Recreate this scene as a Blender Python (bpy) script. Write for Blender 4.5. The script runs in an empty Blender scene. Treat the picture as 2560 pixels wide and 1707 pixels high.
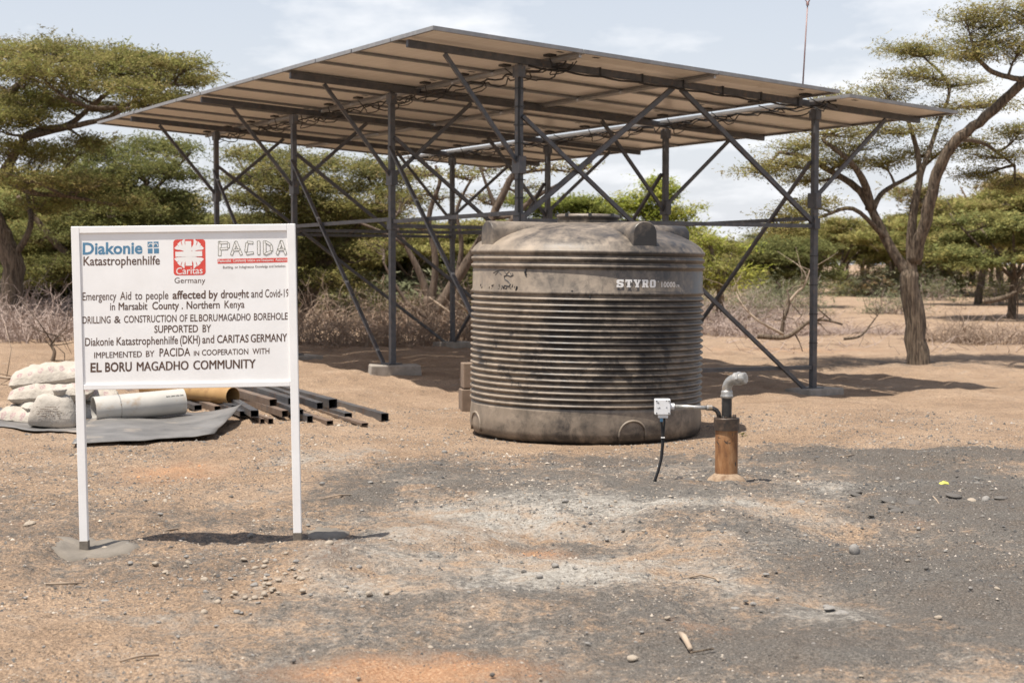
import bpy, bmesh, math, random
import numpy as np
from mathutils import Vector, Matrix

# ------------------------------------------------------------------ camera, sky, sun, exposure
scene = bpy.context.scene
col = scene.collection
FPX, K, PITCH, CAMH = 3967.0, 2560 / 2352, 0.049, 1.6
cam = bpy.data.cameras.new('camera')
cam.lens = FPX / 2560 * 36; cam.sensor_width = 36; cam.clip_end = 5000
cam.dof.use_dof = True; cam.dof.focus_distance = 11.0; cam.dof.aperture_fstop = 4.0
camo = bpy.data.objects.new('camera', cam); col.objects.link(camo)
camo.location = (0, 0, CAMH); camo.rotation_euler = (math.pi / 2 - PITCH, 0, 0)
scene.camera = camo

SUNV = Vector((-0.27, -0.23, 1.0)).normalized()       # towards the sun
world = bpy.data.worlds.new('World'); scene.world = world; world.use_nodes = True
nt = world.node_tree; nt.nodes.clear()
def N(nt, t, **kw):
    n = nt.nodes.new(t)
    for k, v in kw.items():
        if k.startswith('i_'): n.inputs[k[2:].replace('_', ' ')].default_value = v
        else: setattr(n, k, v)
    return n
out = N(nt, 'ShaderNodeOutputWorld'); bg = N(nt, 'ShaderNodeBackground'); bg.inputs['Strength'].default_value = 0.10
sky = N(nt, 'ShaderNodeTexSky', sky_type='NISHITA', sun_disc=False)
sky.sun_elevation = math.asin(SUNV.z); sky.sun_rotation = math.atan2(SUNV.x, SUNV.y)
sky.altitude = 500; sky.air_density = 1.0; sky.dust_density = 2.2; sky.ozone_density = 1.0
tc = N(nt, 'ShaderNodeTexCoord')
sep = N(nt, 'ShaderNodeSeparateXYZ'); nt.links.new(tc.outputs['Generated'], sep.inputs[0])
mx = N(nt, 'ShaderNodeMath', operation='MAXIMUM'); nt.links.new(sep.outputs['Z'], mx.inputs[0]); mx.inputs[1].default_value = 0.0
ad = N(nt, 'ShaderNodeMath', operation='ADD'); nt.links.new(mx.outputs[0], ad.inputs[0]); ad.inputs[1].default_value = 0.16
dv = N(nt, 'ShaderNodeVectorMath', operation='DIVIDE'); nt.links.new(tc.outputs['Generated'], dv.inputs[0])
cmb = N(nt, 'ShaderNodeCombineXYZ')
for i in range(3): nt.links.new(ad.outputs[0], cmb.inputs[i])
nt.links.new(cmb.outputs[0], dv.inputs[1])
mp = N(nt, 'ShaderNodeMapping'); mp.inputs['Location'].default_value = (3.1, 1.7, 0); mp.inputs['Scale'].default_value = (1.5, 1.1, 2.2)
nt.links.new(dv.outputs[0], mp.inputs[0])
cn = N(nt, 'ShaderNodeTexNoise'); cn.inputs['Scale'].default_value = 1.7; cn.inputs['Detail'].default_value = 7; cn.inputs['Roughness'].default_value = 0.55
nt.links.new(mp.outputs[0], cn.inputs['Vector'])
cr = N(nt, 'ShaderNodeValToRGB'); cr.color_ramp.elements[0].position = 0.50; cr.color_ramp.elements[1].position = 0.68
cr.color_ramp.elements[0].color = (0.0, 0.0, 0.0, 1); cr.color_ramp.elements[1].color = (.85, .85, .85, 1)
nt.links.new(cn.outputs['Fac'], cr.inputs[0])
mixc = N(nt, 'ShaderNodeMixRGB'); mixc.inputs['Color2'].default_value = (7.4, 7.45, 7.6, 1)
veil = N(nt, 'ShaderNodeMixRGB'); veil.inputs['Color2'].default_value = (5.6, 5.75, 6.1, 1); vr = N(nt, 'ShaderNodeValToRGB')
for i_, (p_, v_) in enumerate(((0.0, .95), (.17, .66), (.5, .30), (1.0, .15))):
    e_ = vr.color_ramp.elements[i_] if i_ < 2 else vr.color_ramp.elements.new(p_)
    e_.position = p_; e_.color = (v_, v_, v_, 1)
nt.links.new(mx.outputs[0], vr.inputs[0]); nt.links.new(vr.outputs[0], veil.inputs['Fac']); nt.links.new(sky.outputs[0], veil.inputs['Color1'])   # thin high haze
nt.links.new(cr.outputs[0], mixc.inputs['Fac']); nt.links.new(veil.outputs[0], mixc.inputs['Color1'])
nt.links.new(mixc.outputs[0], bg.inputs['Color']); nt.links.new(bg.outputs[0], out.inputs['Surface'])

sun = bpy.data.lights.new('sun', 'SUN'); sun.energy = 5.0; sun.angle = math.radians(0.5); sun.color = (1.0, 0.935, 0.84)
suno = bpy.data.objects.new('sun', sun); col.objects.link(suno)
suno.rotation_euler = (-SUNV).to_track_quat('-Z', 'Y').to_euler(); suno.location = (0, 0, 30)
vs = scene.view_settings
vs.view_transform = 'Standard'; vs.look = 'None'; vs.gamma = 1; vs.use_curve_mapping = False; vs.exposure = 0.55
scene.cycles.use_denoising = True
scene.cycles.max_bounces = 8; scene.cycles.diffuse_bounces = 5

rng = np.random.default_rng(7); random.seed(7)

# ------------------------------------------------------------------ pixel helpers (2352-wide view of the photograph)
def ray(x, y):
    X = (x * K - 1280) / FPX; V = (853.5 - y * K) / FPX
    c, s = math.cos(PITCH), math.sin(PITCH)
    return Vector((X, c + V * s, -s + V * c))
def P(x, y, Y):
    d = ray(x, y); return Vector((0, 0, CAMH)) + d * (Y / d.y)
def G(x, y, z=0.0):
    d = ray(x, y); return Vector((0, 0, CAMH)) + d * ((z - CAMH) / d.z)

# ------------------------------------------------------------------ noise + terrain
def _hash(ix, iy, s):
    v = np.sin(ix * 127.1 + iy * 311.7 + s * 74.7) * 43758.5453
    return v - np.floor(v)
def vnoise(x, y, s=0):
    ix, iy = np.floor(x), np.floor(y); fx, fy = x - ix, y - iy
    fx = fx * fx * (3 - 2 * fx); fy = fy * fy * (3 - 2 * fy)
    a, b = _hash(ix, iy, s), _hash(ix + 1, iy, s); c, d = _hash(ix, iy + 1, s), _hash(ix + 1, iy + 1, s)
    return (a * (1 - fx) + b * fx) * (1 - fy) + (c * (1 - fx) + d * fx) * fy
def fbm(x, y, s=0, o=4):
    r, a, t = 0, 1.0, 0
    for i in range(o):
        r = r + a * vnoise(x * 2 ** i + 17.3 * i, y * 2 ** i - 9.1 * i, s + i); t += a; a *= 0.5
    return r / t
def blob(x, y, cx, cy, rx, ry):
    return np.exp(-(((x - cx) / rx) ** 2 + ((y - cy) / ry) ** 2))
SIGN_L = G(191, 1272)
WELL = G(1668, 1114)
TANK = Vector((0.693, 15.0, 0)); TR = 1.097
def pb(px, py, rx, ry):      # blob given in photograph pixels -> world ellipse on the ground
    c = G(px, py); a = G(px, py - ry) if (py - ry) > 660 else c; b = G(px, py + ry)
    return (c.x, c.y, rx * K / FPX * c.y, max(abs(a.y - b.y) / 2, 0.15))
HB = [(pb(770, 1292, 90, 36), 0.085), (pb(610, 1320, 170, 45), 0.035), (pb(300, 1225, 120, 18), 0.05), (pb(120, 1240, 90, 40), 0.03),
      (pb(1300, 1245, 170, 40), -0.075), (pb(1300, 1185, 250, 22), 0.03), (pb(1650, 1205, 260, 60), 0.06),
      (pb(1980, 1225, 150, 28), -0.07), (pb(2080, 1142, 230, 18), 0.05), (pb(2250, 1060, 260, 16), 0.10), (pb(1850, 1040, 160, 10), 0.05),
      (pb(1950, 930, 120, 12), 0.05), (pb(800, 848, 70, 7), 0.06)]
def th(x, y):
    x = np.asarray(x, float); y = np.asarray(y, float)
    far = np.clip((y - 15.5) / 5, 0, 1)
    h = -0.034 * np.clip(x, -4, 4) * far * np.clip((60 - y) / 20, 0, 1)
    h = h + 0.012
    w = np.clip((y - 16) / 2, 0, 1) * np.clip((34 - y) / 6, 0, 1)
    h = h + w * 0.16 * (fbm(x * 0.9, y * 0.9, 3, 3) - 0.5)
    h = h + 0.05 * (fbm(x * 0.8 + 3, y * 0.8, 5, 3) - 0.5) + 0.085 * (fbm(x * 3.1, y * 3.1, 8, 3) - 0.5)
    for (cx, cy, rx, ry), a in HB: h = h + a * blob(x, y, cx, cy, rx, ry)
    h = h + np.clip((y - 60) / 100, 0, 1) * 0.9 * (fbm(x * 0.02, y * 0.02, 11, 2) - 0.5)
    t = np.clip(1 - (np.hypot(x - TANK.x, y - TANK.y) - TR) / 0.5, 0, 1)
    return h * (1 - t) + 0.0 * t
def thf(x, y): return float(th(x, y))
HB.append((pb(191, 1272, 60, 28), -thf(SIGN_L.x, SIGN_L.y) - .012))
def onground(px, py):
    p = G(px, py)
    for _ in range(4): p = G(px, py, thf(p.x, p.y))
    return p

DARK = [(pb(2250, 1150, 330, 120), 1.0), (pb(2230, 1350, 380, 170), 1.0), (pb(1900, 1300, 260, 100), .75), (pb(1750, 1490, 620, 100), .85), (pb(2050, 1058, 400, 26), 1.0),
        (pb(830, 1130, 170, 65), .75), (pb(1010, 1085, 260, 40), .7), (pb(900, 1400, 450, 60), .6), (pb(1350, 1440, 320, 60), .65), (pb(480, 1205, 250, 35), .55), (pb(200, 1150, 200, 40), .3),
        (pb(1600, 1215, 230, 45), .6), (pb(1330, 1245, 190, 24), .7), (pb(1450, 1062, 330, 26), .75), (pb(2060, 818, 330, 12), .5), (pb(400, 1450, 350, 60), .35), (pb(1750, 1230, 170, 30), .75), (pb(760, 1210, 180, 20), .5)]
LIGHT = [(pb(1200, 1115, 300, 30), .5), (pb(1380, 1160, 420, 45), .9), (pb(950, 1235, 170, 32), .6), (pb(1300, 1340, 380, 45), .75), (pb(1920, 1405, 170, 30), .9), (pb(2000, 1128, 280, 22), .8),
         (pb(1620, 1330, 250, 60), .5), (pb(1640, 1170, 150, 25), .7), (pb(1200, 1200, 250, 35), .5), (pb(760, 1060, 120, 18), .5)]
ORANGE = [(pb(950, 1545, 330, 38), 1.0), (pb(1150, 1550, 150, 28), .7), (pb(400, 1085, 140, 30), .75), (pb(1240, 1253, 90, 16), .7), (pb(745, 1290, 90, 45), .35), (pb(1600, 1440, 110, 28), .45),
          (pb(1800, 789, 330, 7), .5), (pb(850, 800, 300, 8), .45), (pb(60, 1203, 80, 8), .5), (pb(2100, 1200, 120, 14), .4)]
def mask(L, x, y):
    r = 0 * x
    for (cx, cy, rx, ry), a in L: r = np.maximum(r, a * blob(x, y, cx, cy, rx * 1.15, ry * 1.15))
    return r

# ------------------------------------------------------------------ object helpers
def link(o, parent=None, kind=None, label=None, cat=None, group=None):
    col.objects.link(o)
    if parent is not None: o.parent = parent
    if kind: o['kind'] = kind
    if label: o['label'] = label
    if cat: o['category'] = cat
    if group: o['group'] = group
    return o
def thing(name, label, cat, loc=(0, 0, 0), rotz=0, group=None):
    o = bpy.data.objects.new(name, None); o.empty_display_size = 0.1
    o.location = loc; o.rotation_euler = (0, 0, rotz)
    return link(o, None, None, label, cat, group)
class MB:
    def __init__(s): s.v = []; s.f = []; s.m = []
    def add(s, vs, fs, mi=0):
        b = len(s.v); s.v += [tuple(v) for v in vs]
        for f in fs: s.f.append(tuple(b + i for i in f)); s.m.append(mi)
    def box(s, c, d, M=None, mi=0):
        vs = [Vector((c[0] + sx * d[0] / 2, c[1] + sy * d[1] / 2, c[2] + sz * d[2] / 2)) for sx in (-1, 1) for sy in (-1, 1) for sz in (-1, 1)]
        if M is not None: vs = [M @ v for v in vs]
        s.add(vs, [(0, 1, 3, 2), (4, 6, 7, 5), (0, 4, 5, 1), (2, 3, 7, 6), (0, 2, 6, 4), (1, 5, 7, 3)], mi); return s
    def bar(s, a, b, w, h, up=(0, 0, 1), mi=0):
        a, b = Vector(a), Vector(b); d = (b - a); L = d.length; d = d / L
        up = Vector(up)
        if abs(d.dot(up)) > 0.98: up = Vector((1, 0, 0))
        x = d.cross(up).normalized(); z = x.cross(d)
        vs = [p + x * sx * w / 2 + z * sz * h / 2 for p in (a, b) for sx, sz in ((-1, -1), (1, -1), (1, 1), (-1, 1))]
        s.add(vs, [(0, 1, 2, 3), (7, 6, 5, 4), (0, 4, 5, 1), (1, 5, 6, 2), (2, 6, 7, 3), (3, 7, 4, 0)], mi); return s
    def tube(s, pts, rad, n=8, cap=True, mi=0):
        pts = [Vector(p) for p in pts]
        if not hasattr(rad, '__len__'): rad = [rad] * len(pts)
        t = (pts[1] - pts[0]).normalized(); ref = Vector((0, 0, 1)) if abs(t.z) < .9 else Vector((1, 0, 0))
        x = t.cross(ref).normalized(); rings = []; vs = []
        for i, p in enumerate(pts):
            tt = (pts[min(i + 1, len(pts) - 1)] - pts[max(i - 1, 0)])
            tt = tt.normalized() if tt.length > 1e-9 else t
            x = (x - tt * x.dot(tt)); x = x.normalized() if x.length > 1e-6 else tt.orthogonal().normalized()
            y = tt.cross(x)
            for k in range(n):
                a = 2 * math.pi * k / n; vs.append(p + (x * math.cos(a) + y * math.sin(a)) * rad[i])
        fs = []
        for i in range(len(pts) - 1):
            for k in range(n): fs.append((i * n + k, i * n + (k + 1) % n, (i + 1) * n + (k + 1) % n, (i + 1) * n + k))
        if cap: fs.append(tuple(range(n - 1, -1, -1))); fs.append(tuple((len(pts) - 1) * n + k for k in range(n)))
        s.add(vs, fs, mi); return s
    def lathe(s, prof, n=32, c=(0, 0, 0), mi=0, ax=None):
        vs = []; fs = []
        for r, z in prof:
            for k in range(n):
                a = 2 * math.pi * k / n; v = Vector((r * math.cos(a), r * math.sin(a), z))
                if ax is not None: v = ax @ v
                vs.append(v + Vector(c))
        for i in range(len(prof) - 1):
            for k in range(n): fs.append((i * n + k, i * n + (k + 1) % n, (i + 1) * n + (k + 1) % n, (i + 1) * n + k))
        s.add(vs, fs, mi); return s
    def mesh(s, name):
        me = bpy.data.meshes.new(name); me.from_pydata(s.v, [], s.f)
        if any(s.m): me.polygons.foreach_set('material_index', s.m)
        return me
    def build(s, name, mat, parent=None, smooth=False, bevel=0, loc=None, rot=None, **kw):
        me = s.mesh(name)
        for m in (mat if isinstance(mat, (list, tuple)) else [mat]): me.materials.append(m)
        if smooth: me.polygons.foreach_set('use_smooth', [True] * len(me.polygons))
        me.update(); o = bpy.data.objects.new(name, me)
        if loc is not None: o.location = loc
        if rot is not None: o.rotation_euler = rot
        if bevel:
            b = o.modifiers.new('bevel', 'BEVEL'); b.width = bevel; b.segments = 2; b.limit_method = 'ANGLE'
        link(o, parent, **kw); return o
def npmesh(name, V, Q, mat, parent=None, colors=None, smooth=False, **kw):
    me = bpy.data.meshes.new(name); k = Q.shape[1]
    me.vertices.add(len(V)); me.vertices.foreach_set('co', V.astype(np.float32).ravel())
    me.loops.add(Q.size); me.loops.foreach_set('vertex_index', Q.astype(np.int32).ravel())
    me.polygons.add(len(Q)); me.polygons.foreach_set('loop_start', np.arange(0, Q.size, k, dtype=np.int32))
    if smooth: me.polygons.foreach_set('use_smooth', np.ones(len(Q), bool))
    me.update(calc_edges=True)
    if colors is not None:
        a = me.color_attributes.new('tint', 'FLOAT_COLOR', 'POINT')
        c = np.ones((len(V), 4), np.float32); c[:, :3] = colors; a.data.foreach_set('color', c.ravel())
    me.materials.append(mat)
    o = bpy.data.objects.new(name, me); link(o, parent, **kw); return o

# ------------------------------------------------------------------ materials
def newmat(name):
    m = bpy.data.materials.new(name); m.use_nodes = True
    return m, m.node_tree, m.node_tree.nodes['Principled BSDF']
def ramp(nt, src, stops):
    r = N(nt, 'ShaderNodeValToRGB'); e = r.color_ramp.elements
    while len(e) < len(stops): e.new(0.5)
    for i, (p, c) in enumerate(stops):
        e[i].position = p; e[i].color = (c[0], c[1], c[2], 1) if hasattr(c, '__len__') else (c, c, c, 1)
    nt.links.new(src, r.inputs[0]); return r.outputs[0]
def noise(nt, scale, detail=4, rough=.55, stretch=None, coord='Object', dist=0):
    t = N(nt, 'ShaderNodeTexCoord'); n = N(nt, 'ShaderNodeTexNoise')
    n.inputs['Scale'].default_value = scale; n.inputs['Detail'].default_value = detail; n.inputs['Roughness'].default_value = rough; n.inputs['Distortion'].default_value = dist
    if stretch:
        m = N(nt, 'ShaderNodeMapping'); m.inputs['Scale'].default_value = stretch
        nt.links.new(t.outputs[coord], m.inputs[0]); nt.links.new(m.outputs[0], n.inputs['Vector'])
    else: nt.links.new(t.outputs[coord], n.inputs['Vector'])
    return n.outputs['Fac']
def mix(nt, f, a, b, mode='MIX'):
    m = N(nt, 'ShaderNodeMixRGB', blend_type=mode)
    for s, v in ((0, f), (1, a), (2, b)):
        if hasattr(v, 'is_output') or isinstance(v, bpy.types.NodeSocket): nt.links.new(v, m.inputs[s])
        elif s == 0: m.inputs[0].default_value = v
        else: m.inputs[s].default_value = (v[0], v[1], v[2], 1)
    return m.outputs[0]
def math_(nt, op, a, b=0.0, clamp=False):
    m = N(nt, 'ShaderNodeMath', operation=op); m.use_clamp = clamp
    for i, v in enumerate((a, b)):
        if isinstance(v, bpy.types.NodeSocket): nt.links.new(v, m.inputs[i])
        else: m.inputs[i].default_value = v
    return m.outputs[0]
def bump(nt, bs, h, strength=.3, dist=.01):
    b = N(nt, 'ShaderNodeBump'); b.inputs['Strength'].default_value = strength; b.inputs['Distance'].default_value = dist
    nt.links.new(h, b.inputs['Height']); nt.links.new(b.outputs[0], bs.inputs['Normal'])
def pmat(name, c1, c2=None, scale=6, rough=.6, metal=0, bumps=0, bscale=60, stretch=None, lo=.35, hi=.65, dist=.005, c3=None, scale3=20, spec=.5):
    m, t, b = newmat(name); b.inputs['Roughness'].default_value = rough; b.inputs['Metallic'].default_value = metal
    b.inputs['Specular IOR Level'].default_value = spec
    if c2 is None: b.inputs['Base Color'].default_value = (*c1, 1)
    else:
        c = ramp(t, noise(t, scale, 5, .6, stretch), [(lo, c1), (hi, c2)])
        if c3 is not None: c = mix(t, ramp(t, noise(t, scale3, 5, .65), [(.56, 0), (.68, 1)]), c, c3)
        t.links.new(c, b.inputs['Base Color'])
    if bumps: bump(t, b, noise(t, bscale, 5, .6, stretch), bumps, dist)
    return m
M = {}
M['steel'] = pmat('painted_steel', (.045, .048, .055), (.085, .085, .09), 9, .45, 0, .1, 60, c3=(.12, .09, .07), scale3=14)
M['alu'] = pmat('aluminium_frame', (.20, .20, .205), (.26, .255, .25), 12, .45, .25)
M['alu_bright'] = pmat('aluminium_channel', (.34, .34, .345), (.42, .41, .40), 12, .35, .5)
M['galv'] = pmat('galvanised', (.28, .275, .26), (.46, .44, .41), 30, .4, .65, .15, 90, c3=(.34, .26, .18), scale3=12)
M['black'] = pmat('black_plastic', (.012, .012, .013), (.03, .03, .03), 30, .5)
M['cable'] = pmat('cable_black', (.012, .012, .013), None, rough=.55)
M['glass'] = pmat('solar_glass', (.01, .015, .04), None, rough=.1)
M['white'] = pmat('white_paint', (.86, .855, .845), (.81, .80, .785), 5, .45, 0, .06, 40)
M['whitebox'] = pmat('white_plastic', (.72, .72, .73), (.66, .65, .64), 20, .5)
M['concrete'] = pmat('concrete', (.23, .205, .175), (.33, .295, .255), 7, .9, 0, .4, 40, c3=(.2, .17, .14), scale3=10)
M['mortar'] = pmat('mortar', (.125, .108, .088), (.185, .16, .13), 5, .85, 0, .5, 30, dist=.01)
M['bark'] = pmat('acacia_bark', (.06, .043, .03), (.20, .15, .105), 4, .95, 0, 1.0, 4, stretch=(7, 7, .8), dist=.06, lo=.38, hi=.6)
M['bark_dark'] = pmat('dark_bark', (.07, .05, .037), (.15, .11, .08), 9, .95, 0, .7, 9, stretch=(2, 2, .4), dist=.05)
M['deadwood'] = pmat('dead_wood', (.24, .18, .13), (.38, .30, .225), 4, .9)
M['thorn'] = pmat('thorn_twigs', (.27, .205, .17), (.40, .32, .28), 3, .95)
M['thorn_brown'] = pmat('thorn_twigs_brown', (.21, .15, .11), (.33, .25, .185), 3, .95)
M['ply'] = pmat('brown_block', (.15, .105, .075), (.22, .16, .115), 8, .9, 0, .3, 30)
M['blueprint'] = pmat('blue_paint', (.075, .20, .33), (.10, .24, .37), 20, .6)
M['brownprint'] = pmat('brown_paint', (.075, .042, .028), (.115, .066, .045), 20, .6)
M['oliveprint'] = pmat('olive_paint', (.12, .12, .085), (.17, .17, .12), 20, .6)
M['redprint'] = pmat('red_paint', (.62, .055, .04), (.70, .085, .06), 12, .5)
M['whiteprint'] = pmat('white_print', (.82, .80, .77), None, rough=.55)
M['yellow'] = pmat('yellow_wrapper', (.55, .52, .09), (.45, .42, .09), 30, .5)
M['stone'] = pmat('stone', (.24, .195, .15), (.40, .34, .27), 9, .9, 0, .4, 25)
M['stone_grey'] = pmat('grey_stone', (.15, .14, .13), (.30, .28, .255), 9, .9, 0, .4, 25)
M['stone_dark'] = pmat('dark_stone', (.06, .055, .05), (.15, .135, .12), 12, .85, 0, .5, 25)
M['sheet'] = pmat('sheet_steel', (.11, .105, .10), (.19, .18, .17), 2.5, .5, .15, .05, 20, c3=(.28, .24, .20), scale3=1.8)
M['tube'] = pmat('raw_steel_tube', (.07, .072, .08), (.16, .155, .155), 3, .38, .5, 0, c3=(.19, .115, .075), scale3=5)
M['tube_rust'] = pmat('rusty_steel_tube', (.13, .085, .06), (.20, .15, .115), 4, .6, .2, 0, c3=(.09, .085, .085), scale3=5)
M['pvc'] = pmat('white_pipe', (.38, .365, .335), (.48, .455, .41), 3, .38, 0, .05, 30, c3=(.36, .29, .22), scale3=4)
M['ochre'] = pmat('ochre_pipe', (.29, .165, .06), (.37, .225, .09), 4, .5, 0, .05, 30, c3=(.25, .14, .06), scale3=5)

# backsheet of the solar modules: pale film with the cell grid showing through
m, t, b = newmat('solar_backsheet'); tcn = N(t, 'ShaderNodeTexCoord'); sp = N(t, 'ShaderNodeSeparateXYZ'); t.links.new(tcn.outputs['Object'], sp.inputs[0])
lines = None
for ax in ('X', 'Y'):
    fr = math_(t, 'FRACT', math_(t, 'DIVIDE', sp.outputs[ax], .1585))
    l = math_(t, 'LESS_THAN', math_(t, 'ABSOLUTE', math_(t, 'SUBTRACT', fr, .5)), .035)
    lines = l if lines is None else math_(t, 'MAXIMUM', lines, l)
c = mix(t, lines, ramp(t, noise(t, 2.5, 3), [(.3, (.78, .73, .66)), (.7, (.83, .78, .71))]), (.90, .87, .83))
t.links.new(c, b.inputs['Base Color']); b.inputs['Roughness'].default_value = .28; M['backsheet'] = m

# dusty black plastic of the water tank
m, t, b = newmat('dusty_tank')
n1 = noise(t, 2.0, 8, .66, (1, 1, 1.1), dist=.6); n2 = noise(t, 13, 7, .72, (1, 1, .8), dist=.6); n3 = noise(t, 2.6, 5, .6, (2, 2, .6))
s = math_(t, 'ADD', math_(t, 'MULTIPLY', n1, .62), math_(t, 'ADD', math_(t, 'MULTIPLY', n2, .36), math_(t, 'MULTIPLY', n3, .02)))
tcn = N(t, 'ShaderNodeTexCoord'); sp = N(t, 'ShaderNodeSeparateXYZ'); t.links.new(tcn.outputs['Object'], sp.inputs[0])
band = math_(t, 'MULTIPLY', math_(t, 'SUBTRACT', 1, math_(t, 'MULTIPLY', math_(t, 'ABSOLUTE', math_(t, 'SUBTRACT', sp.outputs['Z'], .95)), 2.2), True), .055)   # rubbed band around the ribs
s = math_(t, 'ADD', math_(t, 'SUBTRACT', s, band), .022)
geo = N(t, 'ShaderNodeNewGeometry'); gs = N(t, 'ShaderNodeSeparateXYZ'); t.links.new(geo.outputs['Normal'], gs.inputs[0])
# dust settles on what faces up
s = math_(t, 'ADD', s, math_(t, 'MULTIPLY', math_(t, 'MAXIMUM', math_(t, 'MINIMUM', math_(t, 'ADD', gs.outputs['Z'], .12), .5), -.5), .13))
s = math_(t, 'SUBTRACT', s, math_(t, 'MULTIPLY', math_(t, 'ADD', sp.outputs['X'], .15), .060))  # shaded side of the tank painted in: colour darkens towards positive X
s = math_(t, 'SUBTRACT', s, math_(t, 'MULTIPLY', math_(t, 'MULTIPLY', math_(t, 'SUBTRACT', sp.outputs['Z'], 1.70), 9.0, True), .075))   # the top is walked on and wiped
dust_shade = ramp(t, s, [(.40, 0.05), (.48, .35), (.56, .72), (.66, .92)])
scuff = ramp(t, noise(t, 3.4, 9, .72, (1, 1, 1.5), dist=.9), [(.50, 0), (.57, 1)]); zone = ramp(t, sp.outputs['Z'], [(.25, .25), (.55, 1), (1.2, 1), (1.42, .35)])
dust_shade = math_(t, 'MULTIPLY', dust_shade, math_(t, 'SUBTRACT', 1, math_(t, 'MULTIPLY', math_(t, 'MULTIPLY', scuff, zone), .72)))
dcol = ramp(t, noise(t, 5, 5), [(.3, (.20, .16, .12)), (.7, (.33, .265, .20))])
t.links.new(mix(t, dust_shade, (.016, .016, .018), dcol), b.inputs['Base Color'])
rr = math_(t, 'ADD', .34, math_(t, 'MULTIPLY', dust_shade, .30)); t.links.new(rr, b.inputs['Roughness'])
bump(t, b, noise(t, 30, 5), .12, .004); M['tank'] = m

# rusty casing
m, t, b = newmat('rusty_casing')
c = ramp(t, noise(t, 16, 7, .65, (1, 1, .35)), [(.3, (.10, .04, .018)), (.5, (.26, .12, .045)), (.7, (.38, .21, .10))])
c = mix(t, ramp(t, noise(t, 7, 6, .7, dist=1.2), [(.57, 0), (.60, 1)]), c, (.03, .025, .022))
t.links.new(c, b.inputs['Base Color']); b.inputs['Roughness'].default_value = .8; bump(t, b, noise(t, 60, 4), .3, .003); M['rust'] = m
M['collar'] = pmat('rusty_mud', (.16, .10, .06), (.34, .25, .17), 18, .95, 0, .6, 30)
M['capsteel'] = pmat('oiled_steel_cap', (.03, .024, .02), (.09, .06, .042), 20, .5, .3, .2, 60, c3=(.15, .10, .07), scale3=14)
M['blackpipe'] = pmat('black_pipe', (.018, .017, .017), (.035, .032, .03), 20, .35, 0, 0, c3=(.5, .47, .43), scale3=18)

# woven cement bag with a row of round stamps
m, t, b = newmat('cement_bag'); tcn = N(t, 'ShaderNodeTexCoord'); sp = N(t, 'ShaderNodeSeparateXYZ'); t.links.new(tcn.outputs['Object'], sp.inputs[0])
fx = math_(t, 'SUBTRACT', math_(t, 'FRACT', math_(t, 'DIVIDE', sp.outputs['X'], .105)), .5)
dx = math_(t, 'MULTIPLY', fx, .105); dy = math_(t, 'ADD', sp.outputs['Y'], .165)
rad = math_(t, 'SQRT', math_(t, 'ADD', math_(t, 'POWER', dx, 2.0), math_(t, 'POWER', dy, 2.0)))
disc = math_(t, 'LESS_THAN', rad, .030)
pr = math_(t, 'MULTIPLY', disc, ramp(t, noise(t, 70, 4), [(.42, .08), (.6, .62)]))
c = ramp(t, noise(t, 6, 5), [(.3, (.34, .30, .25)), (.7, (.46, .415, .355))])
t.links.new(mix(t, pr, c, (.26, .10, .14)), b.inputs['Base Color']); b.inputs['Roughness'].default_value = .8; bump(t, b, noise(t, 14, 6, .65), .8, .03); M['bag'] = m
M['bagplain'] = pmat('plain_bag', (.33, .30, .26), (.43, .39, .34), 6, .85, 0, .5, 14, dist=.03, c3=(.28, .25, .21), scale3=30)

def leafmat(name, trans=.42):
    m = bpy.data.materials.new(name); m.use_nodes = True; t = m.node_tree; t.nodes.clear()
    o = N(t, 'ShaderNodeOutputMaterial'); a = N(t, 'ShaderNodeAttribute', attribute_name='tint')
    d = N(t, 'ShaderNodeBsdfDiffuse'); tr = N(t, 'ShaderNodeBsdfTranslucent'); mx_ = N(t, 'ShaderNodeMixShader'); mx_.inputs[0].default_value = trans
    t.links.new(a.outputs['Color'], d.inputs[0]); t.links.new(a.outputs['Color'], tr.inputs[0])
    t.links.new(d.outputs[0], mx_.inputs[1]); t.links.new(tr.outputs[0], mx_.inputs[2]); t.links.new(mx_.outputs[0], o.inputs[0]); return m
M['leaf'] = leafmat('leaves')
m, t, b = newmat('gravel'); a = N(t, 'ShaderNodeAttribute', attribute_name='tint'); t.links.new(a.outputs['Color'], b.inputs['Base Color']); b.inputs['Roughness'].default_value = .9; M['gravel'] = m

# ground
m, t, b = newmat('ground_soil')
at = N(t, 'ShaderNodeAttribute', attribute_name='tint'); sp = N(t, 'ShaderNodeSeparateColor'); t.links.new(at.outputs['Color'], sp.inputs[0])
co = 'Object'
base = ramp(t, noise(t, .9, 6, .6, None, co), [(.3, (.27, .19, .13)), (.52, (.345, .25, .175)), (.75, (.41, .305, .22))])
base = mix(t, ramp(t, noise(t, 6, 6, .65), [(.5, 0), (.75, .6)]), base, (.22, .165, .125))
fine = noise(t, 70, 3, .7)
base = mix(t, 1.0, base, ramp(t, fine, [(.30, (.36, .34, .32)), (.48, (.92, .91, .90)), (.68, (1.5, 1.45, 1.38))]), 'MULTIPLY')
mid = noise(t, 5, 6, .7); mid2 = noise(t, 14, 5, .7)
def masked(ch, lo, hi, n, amt):
    v = math_(t, 'ADD', sp.outputs[ch], math_(t, 'MULTIPLY', math_(t, 'SUBTRACT', n, .5), amt))
    return ramp(t, v, [(lo, 0), (hi, 1)])
midg = math_(t, 'ADD', math_(t, 'MULTIPLY', noise(t, 1.6, 6, .65), .5), math_(t, 'MULTIPLY', mid, .5))
chalk = ramp(t, noise(t, 40, 4, .7), [(.3, (.22, .20, .175)), (.5, (.39, .36, .315)), (.65, (.50, .465, .415)), (.8, (.60, .565, .51))])
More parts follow.
